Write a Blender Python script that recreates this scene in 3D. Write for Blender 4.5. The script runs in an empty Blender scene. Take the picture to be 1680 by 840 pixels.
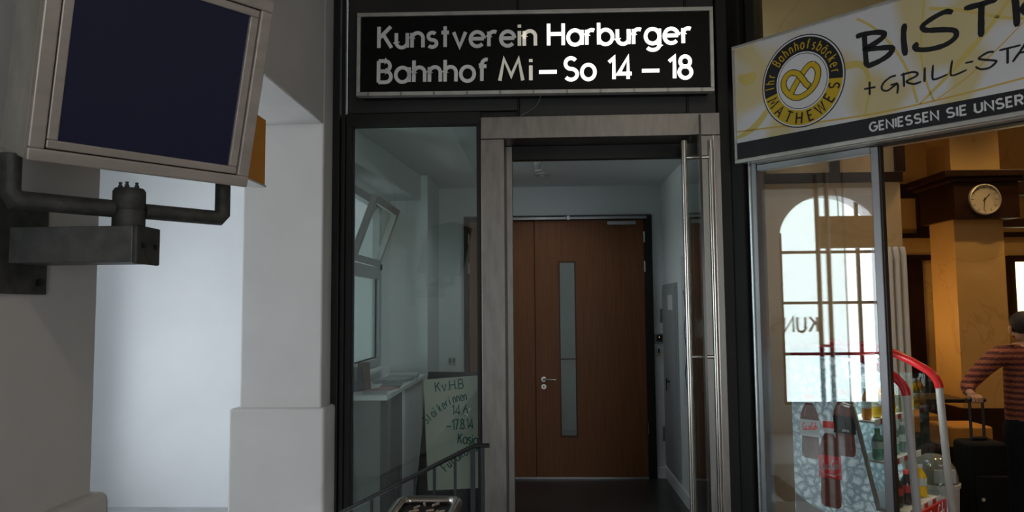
import bpy, bmesh, math, random
from mathutils import Matrix, Vector
random.seed(7)
SC = bpy.context.scene
COL = SC.collection
R = math.radians
PI = math.pi

# ------------------------------------------------------------------ camera
cd = bpy.data.cameras.new('camera'); cam = bpy.data.objects.new('camera', cd); COL.objects.link(cam)
cd.sensor_width = 36.0; cd.sensor_fit = 'HORIZONTAL'; cd.lens = 36.0 * 1200 / 1680; cd.clip_start = .05; cd.clip_end = 200
cam.matrix_world = (Matrix.Translation((0, 0, 1.7)) @ Matrix.Rotation(R(2.4), 4, 'Z')
                    @ Matrix.Rotation(R(90 + 4.15), 4, 'X') @ Matrix.Rotation(R(-.5), 4, 'Z'))
SC.camera = cam

# ------------------------------------------------------------------ world, exposure
wd = bpy.data.worlds.new('overcast_sky'); SC.world = wd; wd.use_nodes = True
bg = wd.node_tree.nodes['Background']
bg.inputs['Color'].default_value = (.88, .95, 1.0, 1); bg.inputs['Strength'].default_value = 5.6
vs = SC.view_settings
vs.view_transform = 'Standard'; vs.look = 'None'; vs.gamma = 1; vs.exposure = 0; vs.use_curve_mapping = False


def portal(loc, rot, sx, sy):
    """light portal: only steers the renderer's sky sampling through an opening"""
    l = bpy.data.lights.new('sky_portal', 'AREA'); l.shape = 'RECTANGLE'; l.size = sx; l.size_y = sy
    l.cycles.is_portal = True
    o = bpy.data.objects.new('sky_portal', l); COL.objects.link(o); o.location = loc; o.rotation_euler = rot


portal((-4.02, 2.27, 1.75), (0, R(-90), 0), 2.9, 1.4)       # arched window of the side hall
portal((-4.02, 5.22, 1.25), (0, R(-90), 0), 1.9, 1.05)         # added hall window that lights the end wall
portal((2.17, -7.15, 1.45), (R(90), 0, 0), 2.45, 2.9)          # open end of the station passage


def lamp(name, kind, loc, energy, color, size=.1, rot=None, spot=None):
    l = bpy.data.lights.new(name, kind); l.energy = energy; l.color = color
    if kind == 'AREA': l.size = size
    else: l.shadow_soft_size = size
    if spot: l.spot_size = R(spot); l.spot_blend = .6
    o = bpy.data.objects.new(name, l); COL.objects.link(o); o.location = loc
    if rot: o.rotation_euler = rot
    return o


WARM = (1.0, .66, .27)

# ------------------------------------------------------------------ materials
MATS = {}


def nt(name):
    m = bpy.data.materials.new(name); m.use_nodes = True
    return m, m.node_tree.nodes, m.node_tree.links, m.node_tree.nodes['Principled BSDF']


def mat(name, col, rough=.5, metal=0., var=0., scale=6., bump=0., bscale=40., emit=None, estr=0., trans=0., spec=.5, stretch=None, detail=5.):
    if name in MATS: return MATS[name]
    m, N, L, b = nt(name)
    b.inputs['Roughness'].default_value = rough; b.inputs['Metallic'].default_value = metal
    b.inputs['Specular IOR Level'].default_value = spec
    b.inputs['Transmission Weight'].default_value = trans
    b.inputs['Base Color'].default_value = (*col, 1)
    tc = N.new('ShaderNodeTexCoord'); mp = N.new('ShaderNodeMapping'); L.new(tc.outputs['Object'], mp.inputs[0])
    if stretch: mp.inputs['Scale'].default_value = stretch
    if var > 0:
        n = N.new('ShaderNodeTexNoise'); n.inputs['Scale'].default_value = scale; n.inputs['Detail'].default_value = detail
        L.new(mp.outputs[0], n.inputs['Vector'])
        r = N.new('ShaderNodeValToRGB')
        r.color_ramp.elements[0].position = .3; r.color_ramp.elements[1].position = .72
        r.color_ramp.elements[0].color = (*[c * (1 - var) for c in col], 1)
        r.color_ramp.elements[1].color = (*[min(1, c * (1 + var)) for c in col], 1)
        L.new(n.outputs['Fac'], r.inputs[0]); L.new(r.outputs[0], b.inputs['Base Color'])
        mr = N.new('ShaderNodeMapRange'); mr.inputs['To Min'].default_value = rough * .85; mr.inputs['To Max'].default_value = min(1, rough * 1.2)
        L.new(n.outputs['Fac'], mr.inputs[0]); L.new(mr.outputs[0], b.inputs['Roughness'])
    if bump > 0:
        n2 = N.new('ShaderNodeTexNoise'); n2.inputs['Scale'].default_value = bscale; n2.inputs['Detail'].default_value = 4
        L.new(mp.outputs[0], n2.inputs['Vector'])
        bp = N.new('ShaderNodeBump'); bp.inputs['Strength'].default_value = bump; bp.inputs['Distance'].default_value = .01
        L.new(n2.outputs['Fac'], bp.inputs['Height']); L.new(bp.outputs[0], b.inputs['Normal'])
    if emit:
        b.inputs['Emission Color'].default_value = (*emit, 1); b.inputs['Emission Strength'].default_value = estr
    MATS[name] = m
    return m


def glass(name, tint=(.93, .97, .95), f0=.042, rough=.0):
    """thin clear pane: transparent with Fresnel (Schlick) reflection on each face"""
    m, N, L, b = nt(name); N.remove(b)
    out = N['Material Output']
    tr = N.new('ShaderNodeBsdfTransparent'); tr.inputs[0].default_value = (*tint, 1)
    gl = N.new('ShaderNodeBsdfGlossy'); gl.inputs['Roughness'].default_value = rough; gl.inputs[0].default_value = (1, 1, 1, 1)
    lw = N.new('ShaderNodeLayerWeight'); lw.inputs[0].default_value = .5
    p = N.new('ShaderNodeMath'); p.operation = 'POWER'; p.inputs[1].default_value = 5
    L.new(lw.outputs['Facing'], p.inputs[0])
    ma = N.new('ShaderNodeMath'); ma.operation = 'MULTIPLY_ADD'; ma.inputs[1].default_value = 1 - f0; ma.inputs[2].default_value = f0
    L.new(p.outputs[0], ma.inputs[0])
    mx = N.new('ShaderNodeMixShader'); L.new(ma.outputs[0], mx.inputs[0]); L.new(tr.outputs[0], mx.inputs[1]); L.new(gl.outputs[0], mx.inputs[2])
    L.new(mx.outputs[0], out.inputs[0]); MATS[name] = m
    return m


def wood(name, c1, c2, stretch=(14, 14, .7), rough=.35, scale=2.2):
    m, N, L, b = nt(name); b.inputs['Roughness'].default_value = rough; b.inputs['Specular IOR Level'].default_value = .2
    tc = N.new('ShaderNodeTexCoord'); mp = N.new('ShaderNodeMapping'); mp.inputs['Scale'].default_value = stretch
    L.new(tc.outputs['Object'], mp.inputs[0])
    n = N.new('ShaderNodeTexNoise'); n.inputs['Scale'].default_value = scale; n.inputs['Detail'].default_value = 8; n.inputs['Roughness'].default_value = .65
    L.new(mp.outputs[0], n.inputs['Vector'])
    r = N.new('ShaderNodeValToRGB'); r.color_ramp.elements[0].position = .35; r.color_ramp.elements[1].position = .68
    r.color_ramp.elements[0].color = (*c1, 1); r.color_ramp.elements[1].color = (*c2, 1)
    L.new(n.outputs['Fac'], r.inputs[0]); L.new(r.outputs[0], b.inputs['Base Color']); MATS[name] = m
    return m


def marble(name, c1, c2, vein):
    m, N, L, b = nt(name); b.inputs['Roughness'].default_value = .45
    tc = N.new('ShaderNodeTexCoord')
    n = N.new('ShaderNodeTexNoise'); n.inputs['Scale'].default_value = 1.6; n.inputs['Detail'].default_value = 6; L.new(tc.outputs['Object'], n.inputs['Vector'])
    r = N.new('ShaderNodeValToRGB'); r.color_ramp.elements[0].position = .35; r.color_ramp.elements[1].position = .7
    r.color_ramp.elements[0].color = (*c1, 1); r.color_ramp.elements[1].color = (*c2, 1); L.new(n.outputs['Fac'], r.inputs[0])
    n2 = N.new('ShaderNodeTexNoise'); n2.inputs['Scale'].default_value = 1.1; n2.inputs['Detail'].default_value = 3; n2.inputs['Distortion'].default_value = 1.2
    L.new(tc.outputs['Object'], n2.inputs['Vector'])
    r2 = N.new('ShaderNodeValToRGB'); e = r2.color_ramp.elements
    e[0].position = .485; e[0].color = (0, 0, 0, 1); e[1].position = .5; e[1].color = (.6, .6, .6, 1); x = e.new(.515); x.color = (0, 0, 0, 1)
    L.new(n2.outputs['Fac'], r2.inputs[0])
    mx = N.new('ShaderNodeMix'); mx.data_type = 'RGBA'; L.new(r2.outputs[0], mx.inputs[0]); L.new(r.outputs[0], mx.inputs[6]); mx.inputs[7].default_value = (*vein, 1)
    L.new(mx.outputs[2], b.inputs['Base Color']); MATS[name] = m
    return m


PLASTER = mat('white_plaster', (.66, .645, .63), .85, var=.05, scale=2.5, bump=.12, bscale=18)
PLASTER2 = mat('white_hall_plaster', (.82, .84, .86), .85, var=.04, scale=1.6, bump=.08, bscale=12)
WALLW = mat('vestibule_white', (.74, .77, .77), .8, var=.03, scale=2, bump=.05)
CEILW = mat('ceiling_white', (.72, .74, .74), .9, var=.03, scale=1.5)
DARK = mat('dark_facade_metal', (.014, .0135, .0122), .5, var=.25, scale=3, bump=.03, bscale=60, spec=.3)
DARK2 = mat('dark_facade_panel', (.021, .020, .0185), .5, var=.2, scale=2, bump=.04, bscale=8)
STEEL = mat('brushed_steel', (.25, .234, .212), .42, 1., var=.16, scale=5, stretch=(6, 6, 1.2))
STEELB = mat('polished_steel', (.62, .59, .55), .2, 1., var=.05, scale=6)
ALU = mat('anodised_aluminium', (.30, .30, .31), .38, .9, var=.08, scale=6)
ALUL = mat('pale_aluminium', (.55, .54, .50), .42, .6, var=.12, scale=14)
GALV = mat('galvanised_grey', (.085, .085, .078), .62, .5, var=.35, scale=26, bump=.15, bscale=120)
BOXM = mat('grey_painted_steel', (.125, .13, .125), .5, .3, var=.25, scale=22, bump=.06, bscale=90)
HOUSE = mat('monitor_housing_metal', (.48, .42, .38), .36, .25, var=.12, scale=7, stretch=(1, 1, 4))
HOUSE2 = mat('monitor_side_metal', (.50, .49, .44), .42, .25, var=.18, scale=9, bump=.05)
SCREEN = mat('blue_black_screen', (.004, .004, .010), .25, emit=(.10, .12, .40), estr=.025)
BLACK = mat('black_paint', (.006, .006, .006), .5)
BLACKP = mat('black_plastic', (.012, .012, .013), .4)
SIGNBLK = mat('sign_black_acrylic', (.0030, .0030, .0030), .4, var=.5, scale=30, spec=.2)
ORANGE = mat('orange_sign_paint', (.82, .33, .025), .5, var=.05)
FLOORV = mat('dark_linoleum', (.045, .043, .042), .3, var=.25, scale=3)
FLOORH = mat('station_paving', (.16, .155, .15), .55, var=.2, scale=4, bump=.1)
DOORW = wood('mahogany_door_veneer', (.15, .055, .020), (.22, .085, .032), (40, 40, 1.0), .45)
DKWOOD = wood('dark_stained_wood', (.016, .006, .003), (.030, .011, .006), (3, 3, 3), .4)
AMBER = mat('amber_upholstery', (.50, .24, .05), .6, var=.15, scale=8)
OCHRE = marble('ochre_marbled_wall', (.52, .33, .13), (.60, .40, .17), (.42, .26, .09))
CREAM = marble('cream_marbled_wall', (.54, .38, .19), (.60, .43, .23), (.46, .31, .14))
WHITEP = mat('white_lacquer', (.82, .84, .86), .4, var=.03)
GREYP = mat('grey_counter_panel', (.26, .26, .265), .6, var=.05)
CABG = mat('grey_metal_cabinet', (.36, .38, .39), .5, var=.05)
GLASS = glass('clear_glass', (.90, .95, .93))
GLASSI = glass('insulating_glass', (.98, .987, .987), .065)
GLASSD = glass('door_glass', (.90, .95, .93))
PLASTW = mat('white_plastic', (.7, .7, .68), .4)
RED = mat('cooler_red', (.50, .012, .018), .25)
GREYT = mat('cooler_grey_post', (.42, .42, .42), .4, var=.05)
WHITE = mat('print_white', (.75, .75, .76), .5)
YEL = mat('print_yellow', (.62, .42, .01), .5)
PRBLK = mat('print_black', (.008, .008, .012), .5)


# ------------------------------------------------------------------ mesh helpers
class MB:
    def __init__(s, M=None): s.bm = bmesh.new(); s.M = M or Matrix.Identity(4)

    def v(s, p): return s.bm.verts.new(s.M @ Vector(p))

    def box(s, x0, x1, y0, y1, z0, z1):
        c = [s.v((x, y, z)) for z in (z0, z1) for y in (y0, y1) for x in (x0, x1)]
        for f in ((0, 2, 3, 1), (4, 5, 7, 6), (0, 1, 5, 4), (2, 6, 7, 3), (0, 4, 6, 2), (1, 3, 7, 5)): s.bm.faces.new([c[i] for i in f])
        return s

    def quad(s, a, b, c, d): s.bm.faces.new([s.v(p) for p in (a, b, c, d)]); return s

    def prism(s, pts, d0, d1, axis='y'):
        """pts: outline in the two other axes (x,z for y; x,y for z; y,z for x), extruded d0..d1"""
        def P(a, b, d): return {'y': (a, d, b), 'z': (a, b, d), 'x': (d, a, b)}[axis]
        A = [s.v(P(a, b, d0)) for a, b in pts]; B = [s.v(P(a, b, d1)) for a, b in pts]; n = len(pts)
        s.bm.faces.new(A[::-1]); s.bm.faces.new(B)
        for i in range(n): s.bm.faces.new((A[i], A[(i + 1) % n], B[(i + 1) % n], B[i]))
        return s

    def tube(s, pts, r, n=10, cap=True):
        pts = [Vector(p) for p in pts]; rs = r if isinstance(r, (list, tuple)) else [r] * len(pts); rings = []
        up = None
        for i, p in enumerate(pts):
            t = ((pts[min(i + 1, len(pts) - 1)] - p).normalized() + (p - pts[max(i - 1, 0)]).normalized()).normalized()
            if up is None: up = Vector((0, 0, 1)) if abs(t.z) < .9 else Vector((1, 0, 0))
            a = t.cross(up).normalized(); b = a.cross(t).normalized(); up = b
            k = 1.0
            if 0 < i < len(pts) - 1:
                c = (pts[i + 1] - p).normalized().dot((p - pts[i - 1]).normalized()); k = 1 / max(.6, math.sqrt((1 + c) / 2))
            rings.append([s.v(p + (a * math.cos(2 * PI * j / n) + b * math.sin(2 * PI * j / n)) * rs[i] * (k if k < 1.3 else 1.2)) for j in range(n)])
        for A, B in zip(rings, rings[1:]):
            for j in range(n): s.bm.faces.new((A[j], A[(j + 1) % n], B[(j + 1) % n], B[j]))
        if cap: s.bm.faces.new(rings[0][::-1]); s.bm.faces.new(rings[-1])
        return s

    def lathe(s, prof, c=(0, 0, 0), n=20):
        rings = []
        for r, z in prof:
            rings.append([s.v((c[0] + max(r, 1e-4) * math.cos(2 * PI * j / n), c[1] + max(r, 1e-4) * math.sin(2 * PI * j / n), c[2] + z)) for j in range(n)])
        for A, B in zip(rings, rings[1:]):
            for j in range(n): s.bm.faces.new((A[j], A[(j + 1) % n], B[(j + 1) % n], B[j]))
        s.bm.faces.new(rings[0][::-1]); s.bm.faces.new(rings[-1])
        return s

    def ribbon(s, pts, w, th=.002):
        """flat stroke in local x,z with thickness towards -y"""
        pts = [Vector((p[0], p[1])) for p in pts]; n = len(pts); closed = n > 3 and (pts[0] - pts[-1]).length < 1e-5
        if closed: pts = pts[:-1]; n -= 1
        L_, R_ = [], []
        for i, p in enumerate(pts):
            a = pts[i - 1] if (i > 0 or closed) else None
            b = pts[(i + 1) % n] if (i < n - 1 or closed) else None
            d0 = (p - a).normalized() if a is not None else None; d1 = (b - p).normalized() if b is not None else None
            d0 = d0 or d1; d1 = d1 or d0
            n0 = Vector((-d0.y, d0.x)); n1 = Vector((-d1.y, d1.x)); m = n0 + n1
            if m.length < .2: m = n0
            m.normalize(); k = 1 / max(.5, m.dot(n0))
            ww = (w[i] if isinstance(w, list) else w) / 2
            L_.append(p + m * ww * k); R_.append(p - m * ww * k)
        V = [[s.v((q.x, y, q.y)) for q in Q] for Q in (L_, R_) for y in (-th, 0)]
        Lf, Lb, Rf, Rb = V
        rng = range(n) if closed else range(n - 1)
        for i in rng:
            j = (i + 1) % n
            s.bm.faces.new((Lf[i], Lf[j], Rf[j], Rf[i])); s.bm.faces.new((Lb[j], Lb[i], Rb[i], Rb[j]))
            s.bm.faces.new((Lb[i], Lb[j], Lf[j], Lf[i])); s.bm.faces.new((Rf[i], Rf[j], Rb[j], Rb[i]))
        if not closed:
            s.bm.faces.new((Lb[0], Lf[0], Rf[0], Rb[0])); s.bm.faces.new((Lf[-1], Lb[-1], Rb[-1], Rf[-1]))
        return s

    def build(s, name, m, parent=None, bevel=0., smooth=False, segs=2, sub=0, label=None, cat=None, kind=None, group=None):
        bmesh.ops.recalc_face_normals(s.bm, faces=s.bm.faces)
        co = [v.co for v in s.bm.verts]
        c = Vector([(min(p[i] for p in co) + max(p[i] for p in co)) / 2 for i in range(3)]); c.z = min(p.z for p in co)
        bmesh.ops.translate(s.bm, verts=s.bm.verts, vec=-c)
        me = bpy.data.meshes.new(name); s.bm.to_mesh(me); s.bm.free(); me.materials.append(m)
        o = bpy.data.objects.new(name, me); COL.objects.link(o); o.location = c
        if smooth:
            for p in me.polygons: p.use_smooth = True
        if bevel > 0:
            md = o.modifiers.new('bevel', 'BEVEL'); md.width = bevel; md.segments = segs; md.limit_method = 'ANGLE'; md.angle_limit = R(35)
        if smooth and bevel <= 0:
            try:
                md = o.modifiers.new('wn', 'EDGE_SPLIT'); md.split_angle = R(40)
            except Exception: pass
        if parent: adopt(o, parent)
        tag(o, label, cat, group, kind)
        return o


WPOS = {}


def world_of(o):
    return WPOS[o.name] if o.name in WPOS else Matrix.Translation(o.location)


def adopt(o, parent):
    W = Matrix.Translation(o.location)
    o.parent = parent; o.location = W.translation - world_of(parent).translation
    WPOS[o.name] = W


def tag(o, label=None, cat=None, group=None, kind=None):
    if label: o['label'] = label
    if cat: o['category'] = cat
    if group: o['group'] = group
    if kind: o['kind'] = kind
    return o


def thing(name, loc, label=None, cat=None, group=None, kind=None):
    o = bpy.data.objects.new(name, None); COL.objects.link(o); o.location = loc; o.empty_display_size = .1
    return tag(o, label, cat, group, kind)


def frame(o, ex, ey, ez):
    return Matrix(((ex[0], ey[0], ez[0], o[0]), (ex[1], ey[1], ez[1], o[1]), (ex[2], ey[2], ez[2], o[2]), (0, 0, 0, 1)))


def box(name, m, x0, x1, y0, y1, z0, z1, parent=None, bevel=0., M=None, **k):
    return MB(M).box(x0, x1, y0, y1, z0, z1).build(name, m, parent, bevel, **k)


def copy_tree(o, parent=None):
    c = o.copy(); COL.objects.link(c)
    if parent: c.parent = parent
    for ch in o.children: copy_tree(ch, c)
    return c


# ------------------------------------------------------------------ stroke lettering
def A(cx, cy, rx, ry, a0, a1):
    n = max(3, int(abs(a1 - a0) / 15))
    return [(cx + rx * math.cos(R(a0 + (a1 - a0) * i / n)), cy + ry * math.sin(R(a0 + (a1 - a0) * i / n))) for i in range(n + 1)]


X = .68
def circ(cx=.31): return A(cx, .34, .31, .34, 0, 360)
G = {
    'K': (.58, [[(0, 0), (0, 1)], [(.54, 1), (.02, .46)], [(.2, .62), (.58, 0)]]),
    'H': (.66, [[(0, 0), (0, 1)], [(.66, 0), (.66, 1)], [(0, .52), (.66, .52)]]),
    'B': (.58, [[(0, 0), (0, 1)], [(0, 1), (.3, 1)] + A(.3, .76, .23, .24, 90, -90) + [(0, .52)], [(0, .52), (.32, .52)] + A(.32, .26, .26, .26, 90, -90) + [(0, 0)]]),
    'M': (.94, [[(0, 0), (.17, 1), (.47, .22), (.77, 1), (.94, 0)]]),
    'N': (.66, [[(0, 0), (0, 1), (.66, 0), (.66, 1)]]),
    'S': (.58, [A(.29, .75, .26, .25, 35, 270) + A(.29, .25, .29, .25, 90, -145)[1:]]),
    'G': (.74, [A(.38, .5, .38, .5, 48, 360) + [(.42, .5)]]),
    'E': (.46, [[(.46, 1), (0, 1), (0, 0), (.46, 0)], [(0, .52), (.4, .52)]]),
    'F': (.44, [[(.44, 1), (0, 1), (0, 0)], [(0, .52), (.38, .52)]]),
    'I': (.0, [[(0, 0), (0, 1)]]),
    'U': (.6, [[(0, 1), (0, .3)] + A(.3, .3, .3, .3, 180, 360) + [(.6, 1)]]),
    'R': (.56, [[(0, 0), (0, 1), (.28, 1)] + A(.28, .74, .25, .26, 90, -90) + [(0, .48)], [(.26, .48), (.56, 0)]]),
    'T': (.6, [[(0, 1), (.6, 1)], [(.3, 1), (.3, 0)]]),
    'A': (.68, [[(0, 0), (.34, 1), (.68, 0)], [(.12, .34), (.56, .34)]]),
    'W': (.98, [[(0, 1), (.24, 0), (.49, 1), (.74, 0), (.98, 1)]]),
    'C': (.66, [A(.38, .5, .38, .5, 50, 310)]),
    'L': (.42, [[(0, 1), (0, 0), (.42, 0)]]),
    'u': (.5, [[(0, X), (0, .25)] + A(.25, .25, .25, .25, 180, 360) + [(.5, X)], [(.5, X), (.5, 0)]]),
    'n': (.5, [[(0, 0), (0, X)], [(0, .3), (0, .43)] + A(.25, .43, .25, .25, 180, 0) + [(.5, 0)]]),
    'h': (.5, [[(0, 0), (0, 1)], [(0, .3), (0, .43)] + A(.25, .43, .25, .25, 180, 0) + [(.5, 0)]]),
    's': (.4, [A(.2, .51, .18, .17, 40, 270) + A(.2, .17, .2, .17, 90, -140)[1:]]),
    't': (.34, [[(.17, 0), (.17, .96)], [(0, X), (.34, X)]]),
    'v': (.54, [[(0, X), (.27, 0), (.54, X)]]),
    'w': (.8, [[(0, X), (.2, 0), (.4, X), (.6, 0), (.8, X)]]),
    'e': (.62, [[(.03, .36), (.61, .36)], A(.31, .34, .31, .34, 4, 318)]),
    'r': (.32, [[(0, 0), (0, X)], [(0, .35), (0, .44)] + A(.23, .44, .23, .24, 180, 62)]),
    'i': (.0, [[(0, 0), (0, X)], [(0, .85), (0, .98)]]),
    'a': (.62, [circ(), [(.62, X), (.62, 0)]]),
    'b': (.62, [circ(), [(0, 1), (0, 0)]]),
    'd': (.62, [circ(), [(.62, 1), (.62, 0)]]),
    'g': (.62, [circ(), [(.62, X), (.62, -.06)] + A(.32, -.06, .30, .24, 0, -145)]),
    'o': (.62, [circ()]),
    'c': (.52, [A(.31, .34, .31, .34, 45, 315)]),
    'k': (.46, [[(0, 0), (0, 1)], [(.42, X), (.02, .3)], [(.16, .42), (.46, 0)]]),
    'f': (.36, [[(.13, 0), (.13, .76)] + A(.34, .76, .21, .24, 180, 75), [(0, X), (.34, X)]]),
    'l': (.0, [[(0, 0), (0, 1)]]),
    'z': (.42, [[(0, X), (.42, X), (0, 0), (.42, 0)]]),
    'ä': (.62, [circ(), [(.62, X), (.62, 0)], [(.18, .84), (.18, .95)], [(.44, .84), (.44, .95)]]),
    'ï': (.0, [[(0, 0), (0, X)], [(-.12, .85), (-.12, .96)], [(.12, .85), (.12, .96)]]),
    '1': (.24, [[(0, .78), (.24, .98), (.24, 0)]]),
    '4': (.66, [[(.48, 0), (.48, 1), (0, .24), (.66, .24)]]),
    '6': (.56, [A(.28, .3, .28, .3, 0, 360), [(.02, .38), (.4, 1)]]),
    '7': (.5, [[(0, 1), (.5, 1), (.14, 0)]]),
    '8': (.56, [A(.28, .27, .28, .27, 0, 360), A(.28, .76, .23, .24, 0, 360)]),
    '.': (.0, [[(0, 0), (0, .12)]]),
    '-': (.3, [[(0, .4), (.3, .4)]]),
    '–': (.9, [[(0, .36), (.9, .36)]]),
}


def layout(text, gap=.22, space=.4):
    out = []; x = 0
    for ch in text:
        if ch == ' ': x += space; continue
        out.append((ch, x)); x += G[ch][0] + gap
    return out, x - gap


def letters(text, M, width, height, w, m, parent, th=.004, gap=.22, slant=0, name='letter'):
    """one mesh per letter; local x along the text, z up, strokes proud towards -y; text spans `width`"""
    lay, tot = layout(text, gap); sx = (width - w) / tot; res = []
    for i, (ch, x) in enumerate(lay):
        mb = MB(M)
        for st in G[ch][1]:
            mb.ribbon([((x + p[0]) * sx + w / 2 + slant * p[1] * height, p[1] * height) for p in st], w, th)
        res.append(mb.build(name, m[i] if isinstance(m, list) else m, parent))
    return res


I3 = Vector((1, 0, 0)), Vector((0, 1, 0)), Vector((0, 0, 1))

# ================================================================== SETTING
ST = dict(kind='structure')
# floors
MB().box(-2.0, 7.5, -7.2, 2.28, -.2, 0).box(-1.42, 7.5, 2.28, 3.9, -.2, 0).box(-1.95, -1.42, 2.28, 4.66, -1.2, 0).box(-1.50, -.40, 3.85, 4.95, -1.2, -1.0).box(-.40, 7.5, 3.9, 4.9, -.2, 0).build('floor', FLOORH, label='grey stone paving of the station passage outside the doors', **ST)
mb = MB()
for k in range(4): mb.box(-.40 - .27 * (k + 1) + (.0 if k < 3 else -.0), -.40 - .27 * k, 3.9, 4.9, -1.0, -.17 * (k + 1) + .0)
mb.build('floor_stairs', FLOORH, label='stone steps going down beside the glass front', **ST)
MB().box(-1.42, 1.22, 4.9, 7.5, -.2, .004).build('floor_vestibule', FLOORV, label='dark shiny linoleum floor of the vestibule', **ST)
MB().box(1.35, 7.5, 4.905, 8.2, -.2, .002).build('floor_bistro', mat('bistro_floor', (.10, .05, .03), .35, var=.2, scale=5), label='brown tiled floor inside the bistro', **ST)
MB().box(-4, -1.95, -.5, 6.4, -.2, 0).build('floor_side_hall', mat('side_hall_floor', (.42, .43, .44), .5, var=.1), label='pale grey floor of the bright side hall', **ST)
# ceilings
MB().box(-1.95, 3.6, -7, 4.9, 4.6, 4.8).build('ceiling', mat('passage_ceiling', (.30, .29, .28), .8, var=.1), label='grey ceiling of the station passage', **ST)
MB().box(-1.42, 1.22, 4.96, 7.6, 2.958, 3.05).build('ceiling_vestibule', CEILW, label='white ceiling of the vestibule', **ST)
MB().box(-4.3, -1.95, -.5, 6.6, 3.6, 3.8).build('ceiling_side_hall', CEILW, label='white ceiling of the bright side hall', **ST)
MB().box(1.3, 7.5, 3.0, 8.2, 4.3, 4.45).build('ceiling_bistro', mat('bistro_ceiling', (.45, .33, .18), .7), label='yellowish ceiling of the bistro', **ST)
# left wall of the passage with a deep opening to the side hall, window bay of the vestibule beyond
wl = MB().box(-1.95, -1.42, -7, 2.28, 0, 4.6).box(-1.95, -1.42, 2.28, 4.66, 2.92, 4.6).box(-1.95, -1.42, 4.66, 5.42, -1, 4.6)
wl.build('wall_left', PLASTER, bevel=.012, label='off-white plastered wall with a deep opening on the left', **ST)
MB().box(-1.95, -1.42, 5.42, 6.40, 0, 1.22).box(-1.95, -1.42, 5.42, 6.40, 2.66, 3.05).box(-1.95, -1.42, 6.40, 7.6, 0, 3.05).build('wall_vestibule_left', WALLW, label='white left wall of the vestibule around its window', **ST)
# plinth blocks
MB().box(-2.0, -1.385, 4.615, 4.865, -1, 1.085).build('baseboard_left', PLASTER, bevel=.02, segs=3, label='raised plaster plinth at the foot of the pier beside the dark facade', **ST)
MB().box(-1.6, -1.375, 2.03, 2.315, 0, 1.14).build('baseboard_near', PLASTER, bevel=.03, segs=4, label='raised plaster plinth block at the corner of the near pier', **ST)
# side hall
MB().box(-4.3, -1.95, 6.4, 6.6, 0, 3.6).build('wall_hall_end', PLASTER2, label='bright white end wall seen through the opening', **ST)
wy0, wy1, wz0, wz1 = 1.58, 2.96, .36, 2.62
mb = MB().box(-4.3, -4, -.5, wy0, 0, 3.6).box(-4.3, -4, wy1, 4.7, 0, 3.6).box(-4.3, -4, 5.75, 6.4, 0, 3.6).box(-4.3, -4, 4.7, 5.75, 0, .3).box(-4.3, -4, 4.7, 5.75, 2.2, 3.6).box(-4.3, -4, wy0, wy1, 0, wz0)
arch = [(wy0, 3.6), (wy0, wz1)] + [((wy0 + wy1) / 2 - (wy1 - wy0) / 2 * math.cos(R(a)), wz1 + .62 * math.sin(R(a))) for a in range(10, 180, 10)] + [(wy1, wz1), (wy1, 3.6)]
for (a, b), (c, d) in zip(arch[1:-2], arch[2:-1]): mb.prism([(a, b), (c, d), (c, 3.6), (a, 3.6)], -4.3, -4, 'x')
mb.build('wall_hall_side', PLASTER2, label='white hall wall with an arched window', **ST)
MB().box(-4.3, -1.95, -.7, -.5, 0, 3.6).build('wall_hall_near', PLASTER2, label='white near wall of the side hall', **ST)
w = thing('window_arched', (-4.05, 1.88, wz0), 'tall arched multi-pane window mirrored in the bistro glass', None, **ST)
for y in (1.60, 1.88, 2.42, 2.94): box('glazing_bar', BLACKP, -4.07, -4.03, y - .022, y + .022, wz0, 3.2 if 1.7 < y < 2.9 else 2.72, w)
w_ = thing('window_added', (-4.05, 5.2, .3), 'added unseen window lighting the end wall of the side hall', None, **ST)  # unseen opening added so the sky brightens the hall end wall
for y in (4.72, 5.22, 5.73): box('glazing_bar', BLACKP, -4.07, -4.03, y - .02, y + .02, .3, 2.2, w_)
for z in (.32, 1.25, 2.18): box('glazing_bar', BLACKP, -4.065, -4.035, 4.7, 5.75, z - .02, z + .02, w_)
for z in (.38, 1.05, 1.75, 2.45): box('glazing_bar', BLACKP, -4.065, -4.035, wy0, wy1, z - .02, z + .02, w)
# vestibule walls
MB().box(-1.42, -1.07, 6.75, 7.6, 0, 2.958).build('wall_vestibule_pier', WALLW, label='white wall projection at the back left of the vestibule', **ST)
MB().box(-1.07, -.81, 7.5, 7.6, 0, 2.958).box(1.115, 1.35, 7.5, 7.6, 0, 2.958).box(-.81, 1.115, 7.5, 7.6, 2.66, 2.958).build('wall_back', WALLW, label='white back wall around the wooden double door', **ST)
MB().box(1.22, 1.34, 4.96, 7.6, 0, 2.958).build('wall_right', WALLW, label='white right wall of the vestibule', **ST)
MB().prism([(-1.42, 4.97), (-1.285, 4.97), (-1.13, 6.75), (-1.42, 6.75)], 2.72, 2.958, 'z').build('trim_beam', WALLW, bevel=.005, label='white boxed beam under the vestibule ceiling', **ST)
MB().box(1.115, 1.22, 7.484, 7.5, 0, .11).box(1.204, 1.22, 5.0, 7.484, 0, .11).build('baseboard_right', WHITEP, label='white skirting at the foot of the vestibule right wall', **ST)
# passage right wall and far end behind the camera
MB().box(3.43, 3.6, -7, 2.78, 0, 4.6).build('wall_passage_right', PLASTER, label='plastered right wall of the passage', **ST)
MB().box(-1.42, .95, -7.2, -7, 0, 4.6).box(3.4, 3.6, -7.2, -7, 0, 4.6).box(.95, 3.4, -7.2, -7, 2.9, 4.6).build('wall_passage_end', PLASTER, label='plastered end wall of the passage with its open exit', **ST)

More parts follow.
